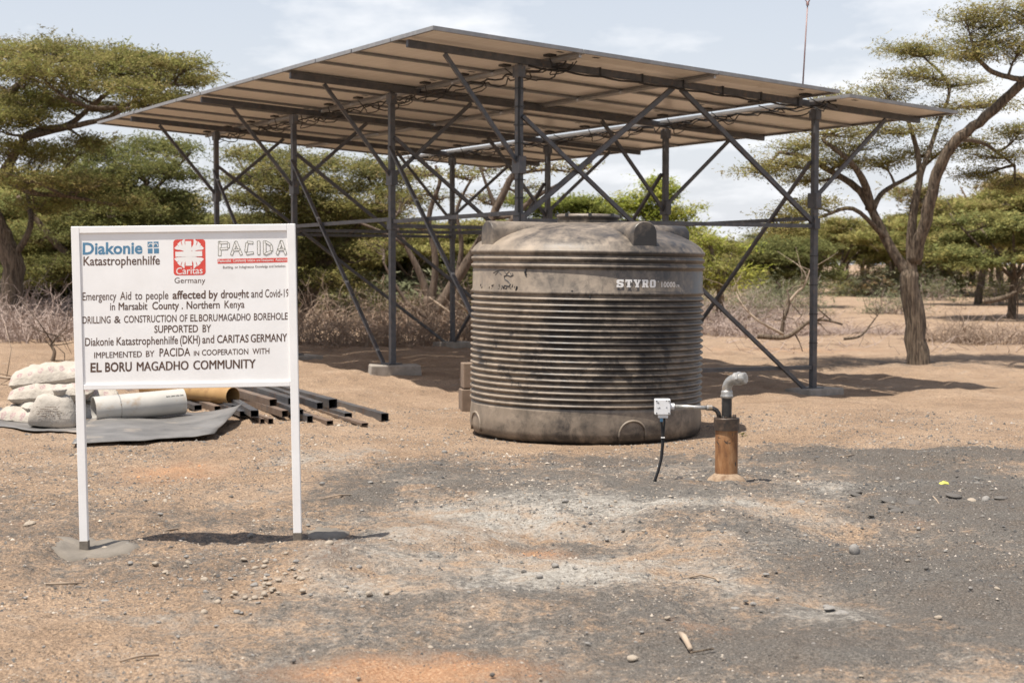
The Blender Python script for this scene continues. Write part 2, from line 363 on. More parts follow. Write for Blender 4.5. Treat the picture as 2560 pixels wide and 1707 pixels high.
c = mix(t, masked('Green', .22, .72, midg, 2.6), base, chalk)
darkc = ramp(t, noise(t, 90, 4, .75), [(.28, (.032, .030, .029)), (.45, (.083, .077, .071)), (.58, (.15, .136, .121)), (.74, (.36, .32, .275))])
midd = math_(t, 'ADD', math_(t, 'MULTIPLY', mid, .45), math_(t, 'MULTIPLY', noise(t, 26, 6, .75), .55))
c = mix(t, math_(t, 'MULTIPLY', masked('Red', .28, .66, midd, 2.8), .88), c, darkc)
orc = ramp(t, noise(t, 75, 3, .7), [(.3, (.28, .14, .075)), (.5, (.47, .255, .135)), (.7, (.62, .42, .27))])
c = mix(t, math_(t, 'MULTIPLY', masked('Blue', .3, .9, midd, 2.0), .8), c, orc)
t.links.new(c, b.inputs['Base Color']); b.inputs['Roughness'].default_value = .97; b.inputs['Specular IOR Level'].default_value = .15
hh = math_(t, 'ADD', math_(t, 'MULTIPLY', noise(t, 55, 4, .7), .45), math_(t, 'ADD', noise(t, 9, 5, .6), math_(t, 'MULTIPLY', noise(t, 150, 2, .6), .2)))
bump(t, b, hh, 1.0, .05); M['ground'] = m

# ------------------------------------------------------------------ ground
def graded(segs):
    r = [segs[0][0]]
    for a, b_, s0, s1 in segs:
        x = a
        while x < b_ - 1e-6:
            f = (x - a) / (b_ - a); x = min(x + s0 + (s1 - s0) * f, b_); r.append(x)
    return np.array(r)
xp = graded([(0, 3.6, .024, .03), (3.6, 9, .035, .12), (9, 40, .2, 3), (40, 900, 5, 120)])
xs = np.concatenate([-xp[:0:-1], xp])
ys = graded([(-60, 4.5, 12, .3), (4.5, 12, .022, .03), (12, 26, .032, .09), (26, 60, .12, .9), (60, 300, 1.2, 14), (300, 2500, 18, 250)])
gx, gy = np.meshgrid(xs, ys); gz = th(gx, gy)
near = np.clip((16 - gy) / 6, 0, 1)
gz = gz + near * (0.03 * (fbm(gx * 9, gy * 9, 21, 3) - .5) + .028 * (np.abs(fbm(gx * 2.6, gy * 2.6, 41, 4) - .5) * 2 - .25) + 0.012 * (vnoise(gx * 28, gy * 28, 31) - .5))
nx, ny = len(xs), len(ys)
idx = np.arange(nx * ny).reshape(ny, nx)
Q = np.stack([idx[:-1, :-1], idx[:-1, 1:], idx[1:, 1:], idx[1:, :-1]], -1).reshape(-1, 4)
V = np.stack([gx, gy, gz], -1).reshape(-1, 3)
C = np.stack([np.maximum(mask(DARK, gx, gy), (.30 + .16 * np.clip((gx + 1.6) / 1.2, 0, 1)) * np.clip((15 - gy) / 3, 0, 1) * np.clip(fbm(gx * .7, gy * .7, 91, 3) * 3 - .9, 0, 1.3) + .10), np.maximum(mask(LIGHT, gx, gy), .42 * np.clip((13.6 - gy) / 1.5, 0, 1) * np.clip((gx + 2.2) / 1.6, .25, 1)), mask(ORANGE, gx, gy)], -1).reshape(-1, 3)
ground = npmesh('ground', V, Q, M['ground'], colors=C, smooth=True, kind='structure')

# ------------------------------------------------------------------ solar array shelter
AX, AY, YAW, LV, LU, Z0, SL, TV = .081, 18.468, .546, 3.242, 4.536, 4.0, .061, .008
UA, VB, VT = 1.495, .689, 12.17
U2 = Vector((math.cos(YAW), math.sin(YAW), 0)); V2 = Vector((-math.sin(YAW), math.cos(YAW), 0))
def S(u, v, dz=0.0): return Vector((AX, AY, Z0 - SL * u - TV * v + dz)) + U2 * u + V2 * v
def SZ(u, v, z): p = S(u, v); p.z = z; return p
arr = thing('solar_array', 'dark steel shelter carrying a tilted roof of solar modules over the water tank', 'solar array')
upv = (S(1, 0) - S(0, 0)).normalized().cross((S(0, 1) - S(0, 0)).normalized()); upv = upv.normalized()
PL, PWID, PP = 1.935, .994, VT / 12
RM = Matrix(((U2.x, V2.x, 0), (U2.y, V2.y, 0), (0, 0, 1)))
ud = (S(1, 0) - S(0, 0)).normalized(); vd = upv.cross(ud)
rot = Matrix((ud, vd, upv)).transposed().to_4x4()
pm = MB(); pm.box((PL / 2, PWID / 2, .034), (PL - .02, PWID - .02, .008))
for i in range(len(pm.f)): pm.m[i] = 0
pme = pm.mesh('module_laminate'); pme.materials.append(M['backsheet']); pme.materials.append(M['glass'])
for p in pme.polygons:
    if p.normal.z > .5: p.material_index = 1
fm = MB()
for y in (.006, PWID - .006): fm.box((PL / 2, y, .0225), (PL, .012, .045))
for x in (.006, PL - .006): fm.box((x, PWID / 2, .0225), (.012, PWID - .024, .045))
for y, s in ((.012, 1), (PWID - .012, -1)): fm.box((PL / 2, y + s * .011, .002), (PL - .03, .022, .003))
for x, s in ((.012, 1), (PL - .012, -1)): fm.box((x + s * .011, PWID / 2, .002), (.022, PWID - .06, .003))
fme = fm.mesh('frame'); fme.materials.append(M['alu'])
jm = MB().box((0, 0, 0), (.10, .13, .022)); jme = jm.mesh('junction_box'); jme.materials.append(M['black'])
lm = MB().box((0, 0, 0), (.09, .06, .001)); lme = lm.mesh('rating_label'); lme.materials.append(M['black'])
rowu = [-UA, -UA + 1.945, -UA + 3.89, -UA + 5.835 + .16]
jbx = [PL - .13, .13, PL - .13, .13]; lbx = [PL - .13, .35, PL - .40, .35]
for j in range(12):
    for i in range(4):
        o = bpy.data.objects.new('solar_module', pme); link(o, arr)
        du = random.uniform(-.006, .006)
        p = S(rowu[i] + du, -VB + j * PP + .008, -.03 if i == 3 else random.uniform(-.002, .002))
        o.matrix_world = Matrix.Translation(p) @ rot
        f = bpy.data.objects.new('frame', fme); link(f, o)
        jb = bpy.data.objects.new('junction_box', jme); link(jb, o); jb.location = (jbx[i], PWID * .5, .018)
        lb = bpy.data.objects.new('rating_label', lme); link(lb, o); lb.location = (lbx[i], PWID * .28, .0285)
dend = rowu[3] + PL
colz = lambda u, v: Z0 - SL * u - TV * v
for k in range(4):
    v = k * LV
    MB().bar(S(-UA + .04, v, -.055), S(dend - .02, v, -.055), .05, .085, upv).build('rafter', M['steel'], arr, bevel=.004)
for ui in (rowu[1] - .005, rowu[2] - .005, rowu[3] - .08):
    ends = [-VB + .05] + [k * LV for k in range(4)] + [VT - VB - .05]
    for a_, b_ in zip(ends[:-1], ends[1:]):
        MB().bar(S(ui, a_ + .035, -.022), S(ui, b_ - .035, -.022), .034, .035, upv).build('purlin', M['alu_bright'], arr)
base_z = {}
for k in range(4):
    for u in (0, LU):
        q = S(u, k * LV); bz = thf(q.x, q.y); base_z[(k, u)] = bz
        c = MB().bar(SZ(u, k * LV, bz - .1), S(u, k * LV, -.106), .075, .075, U2).build('column', M['steel'], arr, bevel=.004)
BW = .05
def brace(a_, b_, w=BW, name='brace'): MB().bar(a_, b_, w, w * .75, (U2.y, -U2.x, 0.01)).build(name, M['steel'], arr, bevel=.003)
for k in range(4):
    v = k * LV - .001; off = -.045
    f0, f1 = base_z[(k, 0)], base_z[(k, LU)]
    ht = colz(0, v); hl = colz(LU, v)
    brace(SZ(0, v, 2.74), S(-.98, v, -.11)); brace(SZ(LU, v, 2.45), S(LU + 1.25, v, -.11))
    if k == 0:
        brace(SZ(0, v, 2.10), S(2.22, v, -.11), .06); brace(SZ(LU, v, 2.12), S(2.34, v, -.11), .06)
        MB().bar(SZ(.04, v, .30), SZ(LU - .04, v, .24), .05, .05).build('rail', M['steel'], arr)
    else:
        brace(SZ(0, v, 2.74), S(1.22, v, -.11)); brace(SZ(LU, v, 2.35), S(LU - 1.15, v, -.11))
    brace(SZ(.02, v + off, ht - .70), SZ(LU - .13, v + off, f1 + .06))
    MB().bar(SZ(.04, v, 2.10), SZ(LU - .04, v, 2.09), .05, .05).build('rail', M['steel'], arr)
for u, nm in ((0, 1), (LU, 2)):
    for k in range(3):
        w0, w1 = k * LV, (k + 1) * LV
        MB().bar(SZ(u, w0 + .04, 2.19), SZ(u, w1 - .04, 2.16), .05, .05).build('rail', M['steel'], arr)
        ht = colz(u, 0); off = -.05
        if u == 0: brace(SZ(u + off, w1 - .03, ht - .85), SZ(u + off, w0 + .12, base_z[(k, u)] + .06))
        else: brace(SZ(u + off, w0 + .03, ht - .80), SZ(u + off, w1 - .12, base_z[(k + 1, u)] + .06))
# gusset plates with bolts where braces meet columns and rafters, base plates on the footings
def gusset(p, w=.17, h=.20, n=2):
    g_ = MB().bar(p - Vector((0, 0, h / 2)), p + Vector((0, 0, h / 2)), w, .092, U2).build('gusset_plate', M['steel'], arr, bevel=.003)
    for q in range(n):
        c_ = p + Vector((-V2.x * .0, 0, (q - (n - 1) / 2) * h * .5)) - V2 * .05
        MB().bar(c_, c_ - V2 * .012, .018, .018).build('bolt', M['galv'], g_)
for k in range(4):
    gusset(SZ(0, k * LV, 2.74)); gusset(SZ(LU, k * LV, 2.42)); gusset(SZ(0, k * LV, 2.12), .13, .14); gusset(SZ(LU, k * LV, 2.12), .13, .14)
    gusset(S(0, k * LV, -.19), .14, .13); gusset(S(LU, k * LV, -.19), .14, .13)
    for u in (0, LU):
        p = SZ(u, k * LV, base_z[(k, u)] + .108); MB().box((0, 0, 0), (.20, .20, .012)).build('base_plate', M['steel'], arr, loc=p, rot=(0, 0, YAW))
# cabling under the two module joints that carry the junction boxes
for ui in (rowu[1], rowu[3] - .08):
    pts = []
    for i in range(90):
        v = -.3 + i * (VT - 1.0) / 89
        pts.append(S(ui + .035 * math.sin(i * 1.7) + .02 * math.sin(i * .61), v, -.045 - .03 * abs(math.sin(i * .9)) - .02 * random.random()))
    MB().tube(pts, .012, 5).build('cable', M['cable'], arr, smooth=True)
    pts = [p + U2 * .05 + Vector((0, 0, -.012 - .07 * random.random() ** 3)) for p in pts]
    MB().tube(pts, .009, 5).build('cable', M['cable'], arr, smooth=True)
    for j in range(12):
        v0 = -VB + j * PP + PWID * .5
        sag = random.uniform(.06, .2); dv_ = random.uniform(-.35, .35)
        pts = [S(ui - .15, v0, -.0 - .02)]
        for q in range(1, 8):
            f = q / 8; pts.append(S(ui - .15 + .34 * f + .04 * math.sin(f * 9), v0 + dv_ * math.sin(f * 3.1), -.03 - sag * math.sin(f * math.pi) ** .8))
        pts.append(S(ui + .17, v0 + random.uniform(-.1, .1), -.02))
        MB().tube(pts, .007, 5).build('cable', M['cable'], arr, smooth=True)
        if j % 2 == 0:
            pts = [S(ui + .17 + .05 * math.sin(q * 2.2), v0 + q * .14, -.03 - .13 * math.sin(q / 9 * math.pi)) for q in range(10)]
            MB().tube(pts, .009, 5).build('cable', M['cable'], arr, smooth=True)
# cable clipped along the front rafter and down the tank-side column
pts = [S(.1 + i * .13, -.045, -.11 - .018 * abs(math.sin(i * .8))) for i in range(33)]
MB().tube(pts, .013, 6).build('cable', M['cable'], arr, smooth=True)
for i in range(7):
    q = S(.5 + i * .62, 0, -.058); MB().bar(q - U2 * .009, q + U2 * .009, .072, .115, upv).build('cable_tie', M['black'], arr)
pts = [SZ(-.03 + .008 * math.sin(i), -.055, 3.8 - i * .12) for i in range(20)]
MB().tube(pts, .014, 6).build('cable', M['cable'], arr, smooth=True)
for i in range(11):
    zc = 3.62 - i * .21; q = SZ(0, -.01, zc); MB().bar(q - Vector((0, 0, .006)), q + Vector((0, 0, .006)), .092, .11, U2).build('cable_tie', M['black'], arr)
for i in range(4):
    zc = 1.7 - i * .38; q = SZ(LU, 0, zc); MB().bar(q - Vector((0, 0, .007)), q + Vector((0, 0, .007)), .083, .083, U2).build('cable_tie', M['black'], arr)
pts = [SZ(LU + .055, .03, 2.0 - i * .2) for i in range(10)]
MB().tube(pts, .02, 8).build('conduit', M['black'], arr, smooth=True)

foot_lab = ['low concrete footing hidden behind the water tank, under the cable-wrapped steel column', 'exposed concrete footing slab with a shaded end, standing clear between sign board and tank',
            'concrete footing showing just past the edge of the white sign board', 'concrete footing under the rearmost column behind the sign board',
            'concrete footing under the column beyond the capped wellhead', 'concrete footing behind the tank under the second low-side column',
            'concrete footing behind the tank under the third low-side column', 'concrete footing in front of the multi-stemmed acacia, at the shade edge']
for n_, (k, u) in enumerate([(k, u) for u in (0, LU) for k in range(4)]):
    q = S(u, k * LV); bz = base_z[(k, u)]
    f = MB(); f.box((0, 0, 0), (.66, .46, .16))
    f.v = [(x + random.uniform(-.015, .015), y + random.uniform(-.015, .015), z + random.uniform(-.012, .012)) for x, y, z in f.v]
    o = f.build('concrete_footing', M['concrete'], bevel=.015, loc=(q.x + U2.x * .03, q.y + U2.y * .03, bz + .02), rot=(0, 0, YAW - .35 if k == 1 and u == 0 else YAW + .1), label=foot_lab[n_], cat='footing', group='footings of the solar shelter')

# lightning rod on the roof
q = None; best = 1e9
for i in range(120):
    for j in range(30):
        u_ = -1 + i * .05; v_ = -.6 + j * .05; p = S(u_, v_); d = p - camo.location
        xx = (1280 + d.x / (d.y * math.cos(PITCH) - d.z * math.sin(PITCH)) * FPX) / K
        if abs(xx - 1843) + abs(v_ - .45) * 20 < best: best = abs(xx - 1843) + abs(v_ - .45) * 20; q = p
rod = thing('lightning_rod', 'thin reddish lightning rod with pronged tip standing above the solar roof', 'lightning rod', q)
tip = P(1855, 8, q.y); d = tip - q; M['rod'] = pmat('rod_copper', (.22, .13, .12), (.3, .2, .18), 10, .5, .3)
MB().tube([Vector((0, 0, .03)), d * .5, d], [.011, .010, .008], 8).build('rod', M['rod'], rod, smooth=True)
for k in range(4):
    a = k * math.pi / 2 + .5; e = Vector((math.cos(a), math.sin(a), 0))
    MB().tube([d, d + e * .03 + Vector((0, 0, .03)), d + e * .07 + Vector((0, 0, .10))], [.006, .006, .003], 6).build('prong', M['rod'], rod)
MB().lathe([(.02, -.03), (.02, .02), (.001, .03)], 10, d).build('tip_clamp', M['rod'], rod, smooth=True)
MB().box((0, 0, .055), (.05, .05, .02)).build('base_plate', M['steel'], rod)

# ------------------------------------------------------------------ water tank
tank = thing('water_tank', 'large dusty black ribbed plastic water tank standing under the solar roof', 'water tank', (TANK.x, TANK.y, 0.0))
tank.rotation_euler = (0, math.radians(.75), 0)
prof = [(.001, .0), (1.0, .0), (1.05, .012), (1.085, .05), (1.095, .10), (1.092, .20), (1.085, .285), (1.085, .305)]
for i in range(18):
    z0 = .31 + i * .0555
    for f in (0, .12, .24, .36, .48, .60, .72, .84): prof.append((1.064 + .034 * (.5 - .5 * math.cos(2 * math.pi * f)) ** .62, z0 + f * .0555))
prof += [(1.070, 1.312), (1.094, 1.325), (1.094, 1.345), (1.083, 1.36), (1.083, 1.535)]
for z0 in (1.545, 1.61):
    for f, r in ((0, 0), (.2, .012), (.4, .02), (.7, .02), (.85, .006), (1, 0)): prof.append((1.078 + r * 1.1, z0 + f * .055))
prof += [(1.086, 1.675), (1.100, 1.69), (1.102, 1.705), (1.098, 1.716), (1.088, 1.722), (1.07, 1.75), (1.03, 1.785), (.97, 1.822), (.88, 1.862), (.77, 1.90), (.62, 1.938), (.45, 1.965), (.29, 1.982)]
tm = MB().lathe(prof, 160)
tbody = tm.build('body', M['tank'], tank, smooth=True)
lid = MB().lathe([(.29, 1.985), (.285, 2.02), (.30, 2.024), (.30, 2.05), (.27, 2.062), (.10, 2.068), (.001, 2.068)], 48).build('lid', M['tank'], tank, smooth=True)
for k in range(8):
    a = k * math.pi / 4; MB().box((.30 * math.cos(a), .30 * math.sin(a), 2.05), (.03, .03, .035)).build('clip', M['black'], lid)
for k in range(4):
    az = math.radians(26 + 90 * k); ang = az - math.pi / 2     # azimuth from the camera-facing side
    e = Vector((math.sin(az), -math.cos(az), 0)); w = Vector((math.cos(az), math.sin(az), 0))
    l = MB(); sec = []
    for i in range(17):
        a = math.pi * i / 16; sec.append((-.122 * math.cos(a), .155 * math.sin(a) ** .75))
    sec = [(-.128, -.11)] + [(s_[0], .03 + s_[1] * .8) for s_ in sec] + [(.128, -.11)]
    vs = []; rs = (.30, .55, .80, 1.02, 1.045, 1.052)
    for ri, r in enumerate(rs):
        sc = (1, 1, 1, 1, .99, .95)[ri]
        for sx, sz in sec: vs.append(e * r + w * sx * sc + Vector((0, 0, 1.825 + (sz if sz < 0 else sz * sc))))
    n = len(sec); fs = []
    for i in range(len(rs) - 1):
        for q_ in range(n - 1): fs.append((i * n + q_, i * n + q_ + 1, (i + 1) * n + q_ + 1, (i + 1) * n + q_))
    l.add(vs, fs)
    b0 = len(l.v); endring = [(len(rs) - 1) * n + q_ for q_ in range(n)]
    l.v.append(tuple(e * 1.053 + Vector((0, 0, 1.83))))
    for q_ in range(n): l.f.append((endring[(q_ + 1) % n], b0, endring[q_])); l.m.append(0)
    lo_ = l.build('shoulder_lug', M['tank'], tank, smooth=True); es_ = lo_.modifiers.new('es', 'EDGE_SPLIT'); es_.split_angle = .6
    for aa, hw in ((26, .14), (-64, .13)):
        pass
for aa in (20, -71, 110, 200):         # moulded arches at the foot of the wall
    pts = []
    for i in range(21):
        a = math.pi * i / 20; s_ = -.13 * math.cos(a); z = .045 + .17 * math.sin(a) ** .7
        az = math.radians(aa) + s_ / 1.095; pts.append(Vector((math.sin(az), -math.cos(az), 0)) * 1.093 + Vector((0, 0, z)))
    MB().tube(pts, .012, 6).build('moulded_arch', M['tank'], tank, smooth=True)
def on_tank(px, py, lift=.004):        # photograph pixel -> azimuth and height on the tank wall, tank frame
    d = ray(px, py); o = Vector((0, 0, CAMH)) - Vector((TANK.x, TANK.y, 0))
    a = d.x ** 2 + d.y ** 2; b_ = o.x * d.x + o.y * d.y; c = o.x ** 2 + o.y ** 2 - 1.083 ** 2
    t_ = (-b_ - math.sqrt(max(b_ * b_ - a * c, 0))) / a; h = o + d * t_
    return math.atan2(h.x, -h.y), h.z
def wrap(mb, name, mat, parent, lift=.004):    # x (m along wall), y (m up) about an anchor -> wall surface
    o = mb.build(name, mat, parent); return o
# stencilled lettering: slab letters built from strokes on a 5x7 field
SLAB = {'S': [((0, 0), (4.1, 0), (5, 1.0), (5, 3.2), (4.2, 4.0), (2.3, 4.3), (1.9, 4.8), (1.9, 5.5), (3.3, 5.5), (3.5, 4.8), (5, 4.8), (5, 7), (.9, 7), (0, 6.1), (0, 3.7), (.8, 2.9), (2.8, 2.6), (3.1, 2.2), (3.1, 1.5), (1.7, 1.5), (1.5, 2.3), (0, 2.3))],
        'T': [((1.0, 0), (4, 0), (4, 1.2), (3.5, 1.2), (3.5, 5.6), (4.1, 5.6), (4.1, 4.4), (5, 4.4), (5, 7), (0, 7), (0, 4.4), (.9, 4.4), (.9, 5.6), (1.5, 5.6), (1.5, 1.2), (1.0, 1.2))],
        'Y': [((1.1, 0), (4.1, 0), (4.1, 1.2), (3.6, 1.2), (3.6, 2.8), (4.7, 5.8), (5.2, 5.8), (5.2, 7), (3.0, 7), (3.0, 5.8), (3.3, 5.8), (2.7, 4.0), (2.0, 5.8), (2.4, 5.8), (2.4, 7), (-.2, 7), (-.2, 5.8), (.3, 5.8), (1.6, 2.8), (1.6, 1.2), (1.1, 1.2))],
        'R': [((0, 0), (2.5, 0), (2.5, 1.2), (2.2, 1.2), (2.2, 2.6), (2.6, 2.6), (3.2, 0), (5.2, 0), (5.2, 1.2), (4.7, 1.2), (4.3, 3.1), (5, 3.8), (5, 6.2), (4.2, 7), (0, 7), (0, 5.8), (.5, 5.8), (.5, 1.2), (0, 1.2)), ((2.2, 3.9), (3.1, 3.9), (3.1, 5.7), (2.2, 5.7))],
        'O': [((.9, 0), (4.1, 0), (5, 1.2), (5, 5.8), (4.1, 7), (.9, 7), (0, 5.8), (0, 1.2)), ((1.9, 1.4), (3.1, 1.4), (3.1, 5.6), (1.9, 5.6))]}
def fillpoly(loops, holes_ok=True):
    cu = bpy.data.curves.new('poly', 'CURVE'); cu.dimensions = '2D'; cu.fill_mode = 'BOTH'
    for L in loops:
        sp_ = cu.splines.new('POLY'); sp_.points.add(len(L) - 1)
        for i, p in enumerate(L): sp_.points[i].co = (p[0], p[1], 0, 1)
        sp_.use_cyclic_u = True
    o = bpy.data.objects.new('poly', cu); me = bpy.data.meshes.new_from_object(o); bpy.data.objects.remove(o)
    vs = [tuple(v.co) for v in me.vertices]; fs = [tuple(p.vertices) for p in me.polygons]; return vs, fs
def textpoly(s, bold=0.0):
    cu = bpy.data.curves.new('t', 'FONT'); cu.body = s; cu.fill_mode = 'FRONT'; cu.offset = bold; cu.resolution_u = 3
    o = bpy.data.objects.new('t', cu); me = bpy.data.meshes.new_from_object(o); bpy.data.objects.remove(o)
    return np.array([v.co[:] for v in me.vertices]).reshape(-1, 3), [tuple(p.vertices) for p in me.polygons]
CAPV, _ = textpoly('H'); CAPH = CAPV[:, 1].max() - CAPV[:, 1].min()
def on_wall(pts, az0, z0):
    r = []
    for x, y in pts:
        az = az0 + x / 1.083; r.append((math.sin(az) * 1.0875, -math.cos(az) * 1.0875, z0 + y))
    return r
a0, zz0 = on_tank(1411, 659); a1, _z = on_tank(1504, 659); _a, zz1 = on_tank(1411, 641)
wtot = (a1 - a0) * 1.083; hcap = zz1 - zz0
lt = MB(); adv = wtot / 5
for i, ch in enumerate('STYRO'):
    vs, fs = fillpoly(SLAB[ch]); lt.add(on_wall([(i * adv + v[0] / 5 * adv * .80, v[1] / 7 * hcap) for v in vs], a0, zz0), fs)
lt.build('brand_lettering', M['whiteprint'], tbody)
def walltext(s, pxa, pya, pxb, cap, bold=0):
    a_, z_ = on_tank(pxa, pya); b__, _ = on_tank(pxb, pya); _, zt = on_tank(pxa, pya - cap)
    v, f = textpoly(s, bold); v[:, 0] -= v[:, 0].min()
    sx = (b__ - a_) * 1.083 / v[:, 0].max(); sy = (zt - z_) / CAPH
    t_ = MB(); t_.add(on_wall([(x * sx, y * sy) for x, y, _ in v], a_, z_), f); t_.build('capacity_lettering', M['whiteprint'], tbody)
walltext('10000', 1514, 657.5, 1545, 12); walltext('LTR', 1547, 657, 1555, 5.5); walltext('o', 1505, 646, 1508, 4)
def doodle(pts, r=.004):
    q_ = []
    for px_, py_ in pts:
        a_, z_ = on_tank(px_, py_); q_.append((math.sin(a_) * 1.0835, -math.cos(a_) * 1.0835, z_))
    MB().tube(q_, r, 5).build('finger_drawing', M['black'], tbody)
snake = [(1150 + 5 * math.sin(i * .9) + i * .5, 662 - i * 1.6) for i in range(8)]
doodle([(1155, 658), (1164, 660), (1168, 655), (1163, 649), (1154, 643), (1153, 637), (1160, 634), (1168, 637), (1174, 634), (1172, 630)], .0045)
doodle([(1133, 634), (1140, 626), (1147, 634)], .003); doodle([(1128, 630), (1140, 624), (1152, 623)], .003); doodle([(1153, 624), (1158, 632), (1165, 626), (1169, 633)], .003)
for i in range(46):
    x_ = random.choice([random.uniform(1100, 1180), random.uniform(1140, 1175)]); y_ = random.uniform(655, 672); doodle([(x_, y_), (x_ + random.uniform(-2, 2), y_ + random.uniform(2, 6))], random.uniform(.002, .005))
for x_, y_ in ((1183, 668), (1310, 676), (1203, 628), (1352, 684)): doodle([(x_, y_ - 8), (x_ - 2, y_), (x_ + 1, y_ + 5)], .010)
q = G(1070, 905); f = MB(); f.box((0, 0, .14), (.40, .22, .27)); f.box((.01, 0, .42), (.38, .20, .27))
f.build('block_stack', M['ply'], loc=(-.36, 17.0, thf(-.36, 17.0) - .02), rot=(0, 0, .2), bevel=.01, label='two stacked brown building blocks half hidden beside the water tank', cat='building block')

# ------------------------------------------------------------------ sign board
WS, HS = 1.228, .904
FRAME = .045
tl = P(162.5, 520.5, 8.76)
sign = thing('sign_board', 'white painted steel project sign board on two posts with dark lettering', 'sign', (0, 0, 0))
yaw_s = math.radians(3.0); roll_s = math.radians(0.8)
ex = Vector((math.cos(yaw_s) * math.cos(roll_s), math.sin(yaw_s) * math.cos(roll_s), math.sin(roll_s)))
nrm = Vector((math.sin(yaw_s), -math.cos(yaw_s), 0)); ez = nrm.cross(ex) * -1
ez = ex.cross(nrm) * -1 if ez.z < 0 else ez
if ez.z < 0: ez = -ez
SM = Matrix((ex, -nrm, ez)).transposed().to_4x4(); SM.translation = tl     # local: x right, y away, z up, origin at the outer top-left corner
footL, footR = G(191, 1272), G(677, 1241)
sign.matrix_world = SM
zl = thf(tl.x + .05, tl.y) - tl.z - .12
MB().box((FRAME / 2, FRAME / 2, (zl) / 2), (FRAME, FRAME, -zl)).build('post', M['white'], sign, bevel=.003)
MB().box((WS - FRAME / 2, FRAME / 2, (zl - .02) / 2), (FRAME, FRAME, -zl + .02)).build('post', M['white'], sign, bevel=.003)
MB().box((WS / 2, FRAME / 2, -.0195), (WS - 2 * FRAME - .001, FRAME - .002, .038)).build('top_rail', M['white'], sign, bevel=.003)
MB().box((WS / 2, FRAME / 2, -HS + .016), (WS - 2 * FRAME - .001, FRAME - .002, .030)).build('bottom_rail', M['white'], sign, bevel=.003)
panel = MB().box((WS / 2, .0125, -(.038 + HS - .031) / 2 + .0), (WS - 2 * FRAME - .002, .004, HS - .031 - .040)).build('panel', M['white'], sign)
for px_, zc in ((FRAME / 2, zl + .17), (WS - FRAME / 2, zl + .19)):     # mud splashed sleeves at the feet
    MB().box((px_, FRAME / 2, zc - .03), (FRAME + .004, FRAME + .004, .10)).build('mud_sleeve', M['mortar'], sign, bevel=.003)
YF = .0100
def ZL(X, Y):          # pixel of the enlarged sign crop -> sign-plane metres
    dx, dy = X - 237, Y - 143
    s_ = (dx - dy * (38 / 1287)) / (1758 + 33 * 38 / 1287); t_ = (dy + 33 * s_) / 1287
    return s_ * WS, -t_ * HS
def addpoly(mb, pts2, fs, lift=0): mb.add([(x, YF - lift, z) for x, z in pts2], fs)
def words(lst, y0, y1, xa, xb, cap, mat, bold=.0, lift=0):
    for w in lst:
        mb = MB()
        s_, x0, x1 = w[:3]; cp = w[3] if len(w) > 3 else cap; bo = ((w[4] if len(w) > 4 else bold) + .006) * (.0 if 'M' in w[0] else .8)
        v, f = textpoly(s_, bo); v[:, 0] -= v[:, 0].min(); v[:, 0] /= v[:, 0].max()
        out_ = []
        for x, y, _ in v:
            X = x0 + (x1 - x0) * x; yb = y0 + (y1 - y0) * (X - xa) / (xb - xa); out_.append(ZL(X, yb - y / CAPH * cp))
        addpoly(mb, out_, f, lift)
        bq = ((w[4] if len(w) > 4 else bold) + .006) * .9
        if 'M' in w[0] and bq > .004:      # heavier brush: the stroke laid on twice, a hair apart
            for q_, sg in enumerate((-1, 1)): addpoly(mb, [(x + sg * bq * cp * WS / 1758, z) for x, z in out_], f, lift + .0002 * (q_ + 1))
        mb.build('lettering', mat, panel)
B = M['brownprint']
words([('Diakonie', 327, 795)], 360, 350, 327, 795, 88, M['blueprint'], .03)
words([('Katastrophenhilfe', 333, 932)], 447, 437, 333, 932, 68, B, .012)
words([('Germany', 1047, 1290)], 583, 581, 1047, 1290, 43, B, -.004)
words([('Emergency', 327, 592), ('Aid', 620, 708), ('to', 737, 795), ('people', 824, 1000), ('affected', 1032, 1293, 62, .022), ('by', 1318, 1390, 62, .02), ('drought', 1412, 1635, 62, .02), ('and', 1652, 1742), ('Covid-19', 1762, 1950)], 722, 688, 327, 1950, 62, B, .006)
words([('in', 543, 582), ('Marsabit', 610, 835, 58, .018), ('County .', 873, 1115, 58, .018), ('Northern', 1143, 1405, 58, .015), ('Kenya', 1442, 1600)], 798, 775, 543, 1600, 58, B, .008)
words([('DRILLING', 328, 547), ('&', 575, 627), ('CONSTRUCTION', 652, 1065), ('OF', 1088, 1150), ('EL', 1173, 1232), ('BORU', 1241, 1388), ('MAGADHO', 1398, 1648), ('BOREHOLE', 1675, 1943)], 904, 867, 328, 1943, 54, B, .012)
words([('SUPPORTED', 890, 1235), ('BY', 1270, 1338)], 975, 967, 890, 1338, 56, B, .014)
words([('Diakonie', 348, 572), ('Katastrophenhilfe', 594, 1078), ('(DKH)', 1093, 1252, 62, .018), ('and', 1268, 1363), ('CARITAS', 1385, 1635, 60, .018), ('GERMANY', 1652, 1938, 62, .018)], 1080, 1040, 348, 1938, 62, B, .010)
words([('IMPLEMENTED', 420, 793), ('BY', 825, 893), ('PACIDA', 932, 1175, 62), ('IN', 1202, 1245, 36, .022), ('COOPERATION', 1266, 1633, 44), ('WITH', 1665, 1800, 44)], 1176, 1138, 420, 1800, 46, B, .012)
words([('EL', 390, 480), ('BORU', 505, 715), ('MAGADHO', 755, 1160), ('COMMUNITY', 1200, 1690)], 1286, 1252, 390, 1690, 70, B, .028)
def polys(loops, mat, lift=0, name='emblem'):
    mb = MB()
    for L in loops:
        vs, fs = fillpoly([L] if not isinstance(L[0][0], (tuple, list)) else L)
        addpoly(mb, [ZL(v[0], v[1]) for v in vs], fs, lift)
    return mb.build(name, mat, panel)
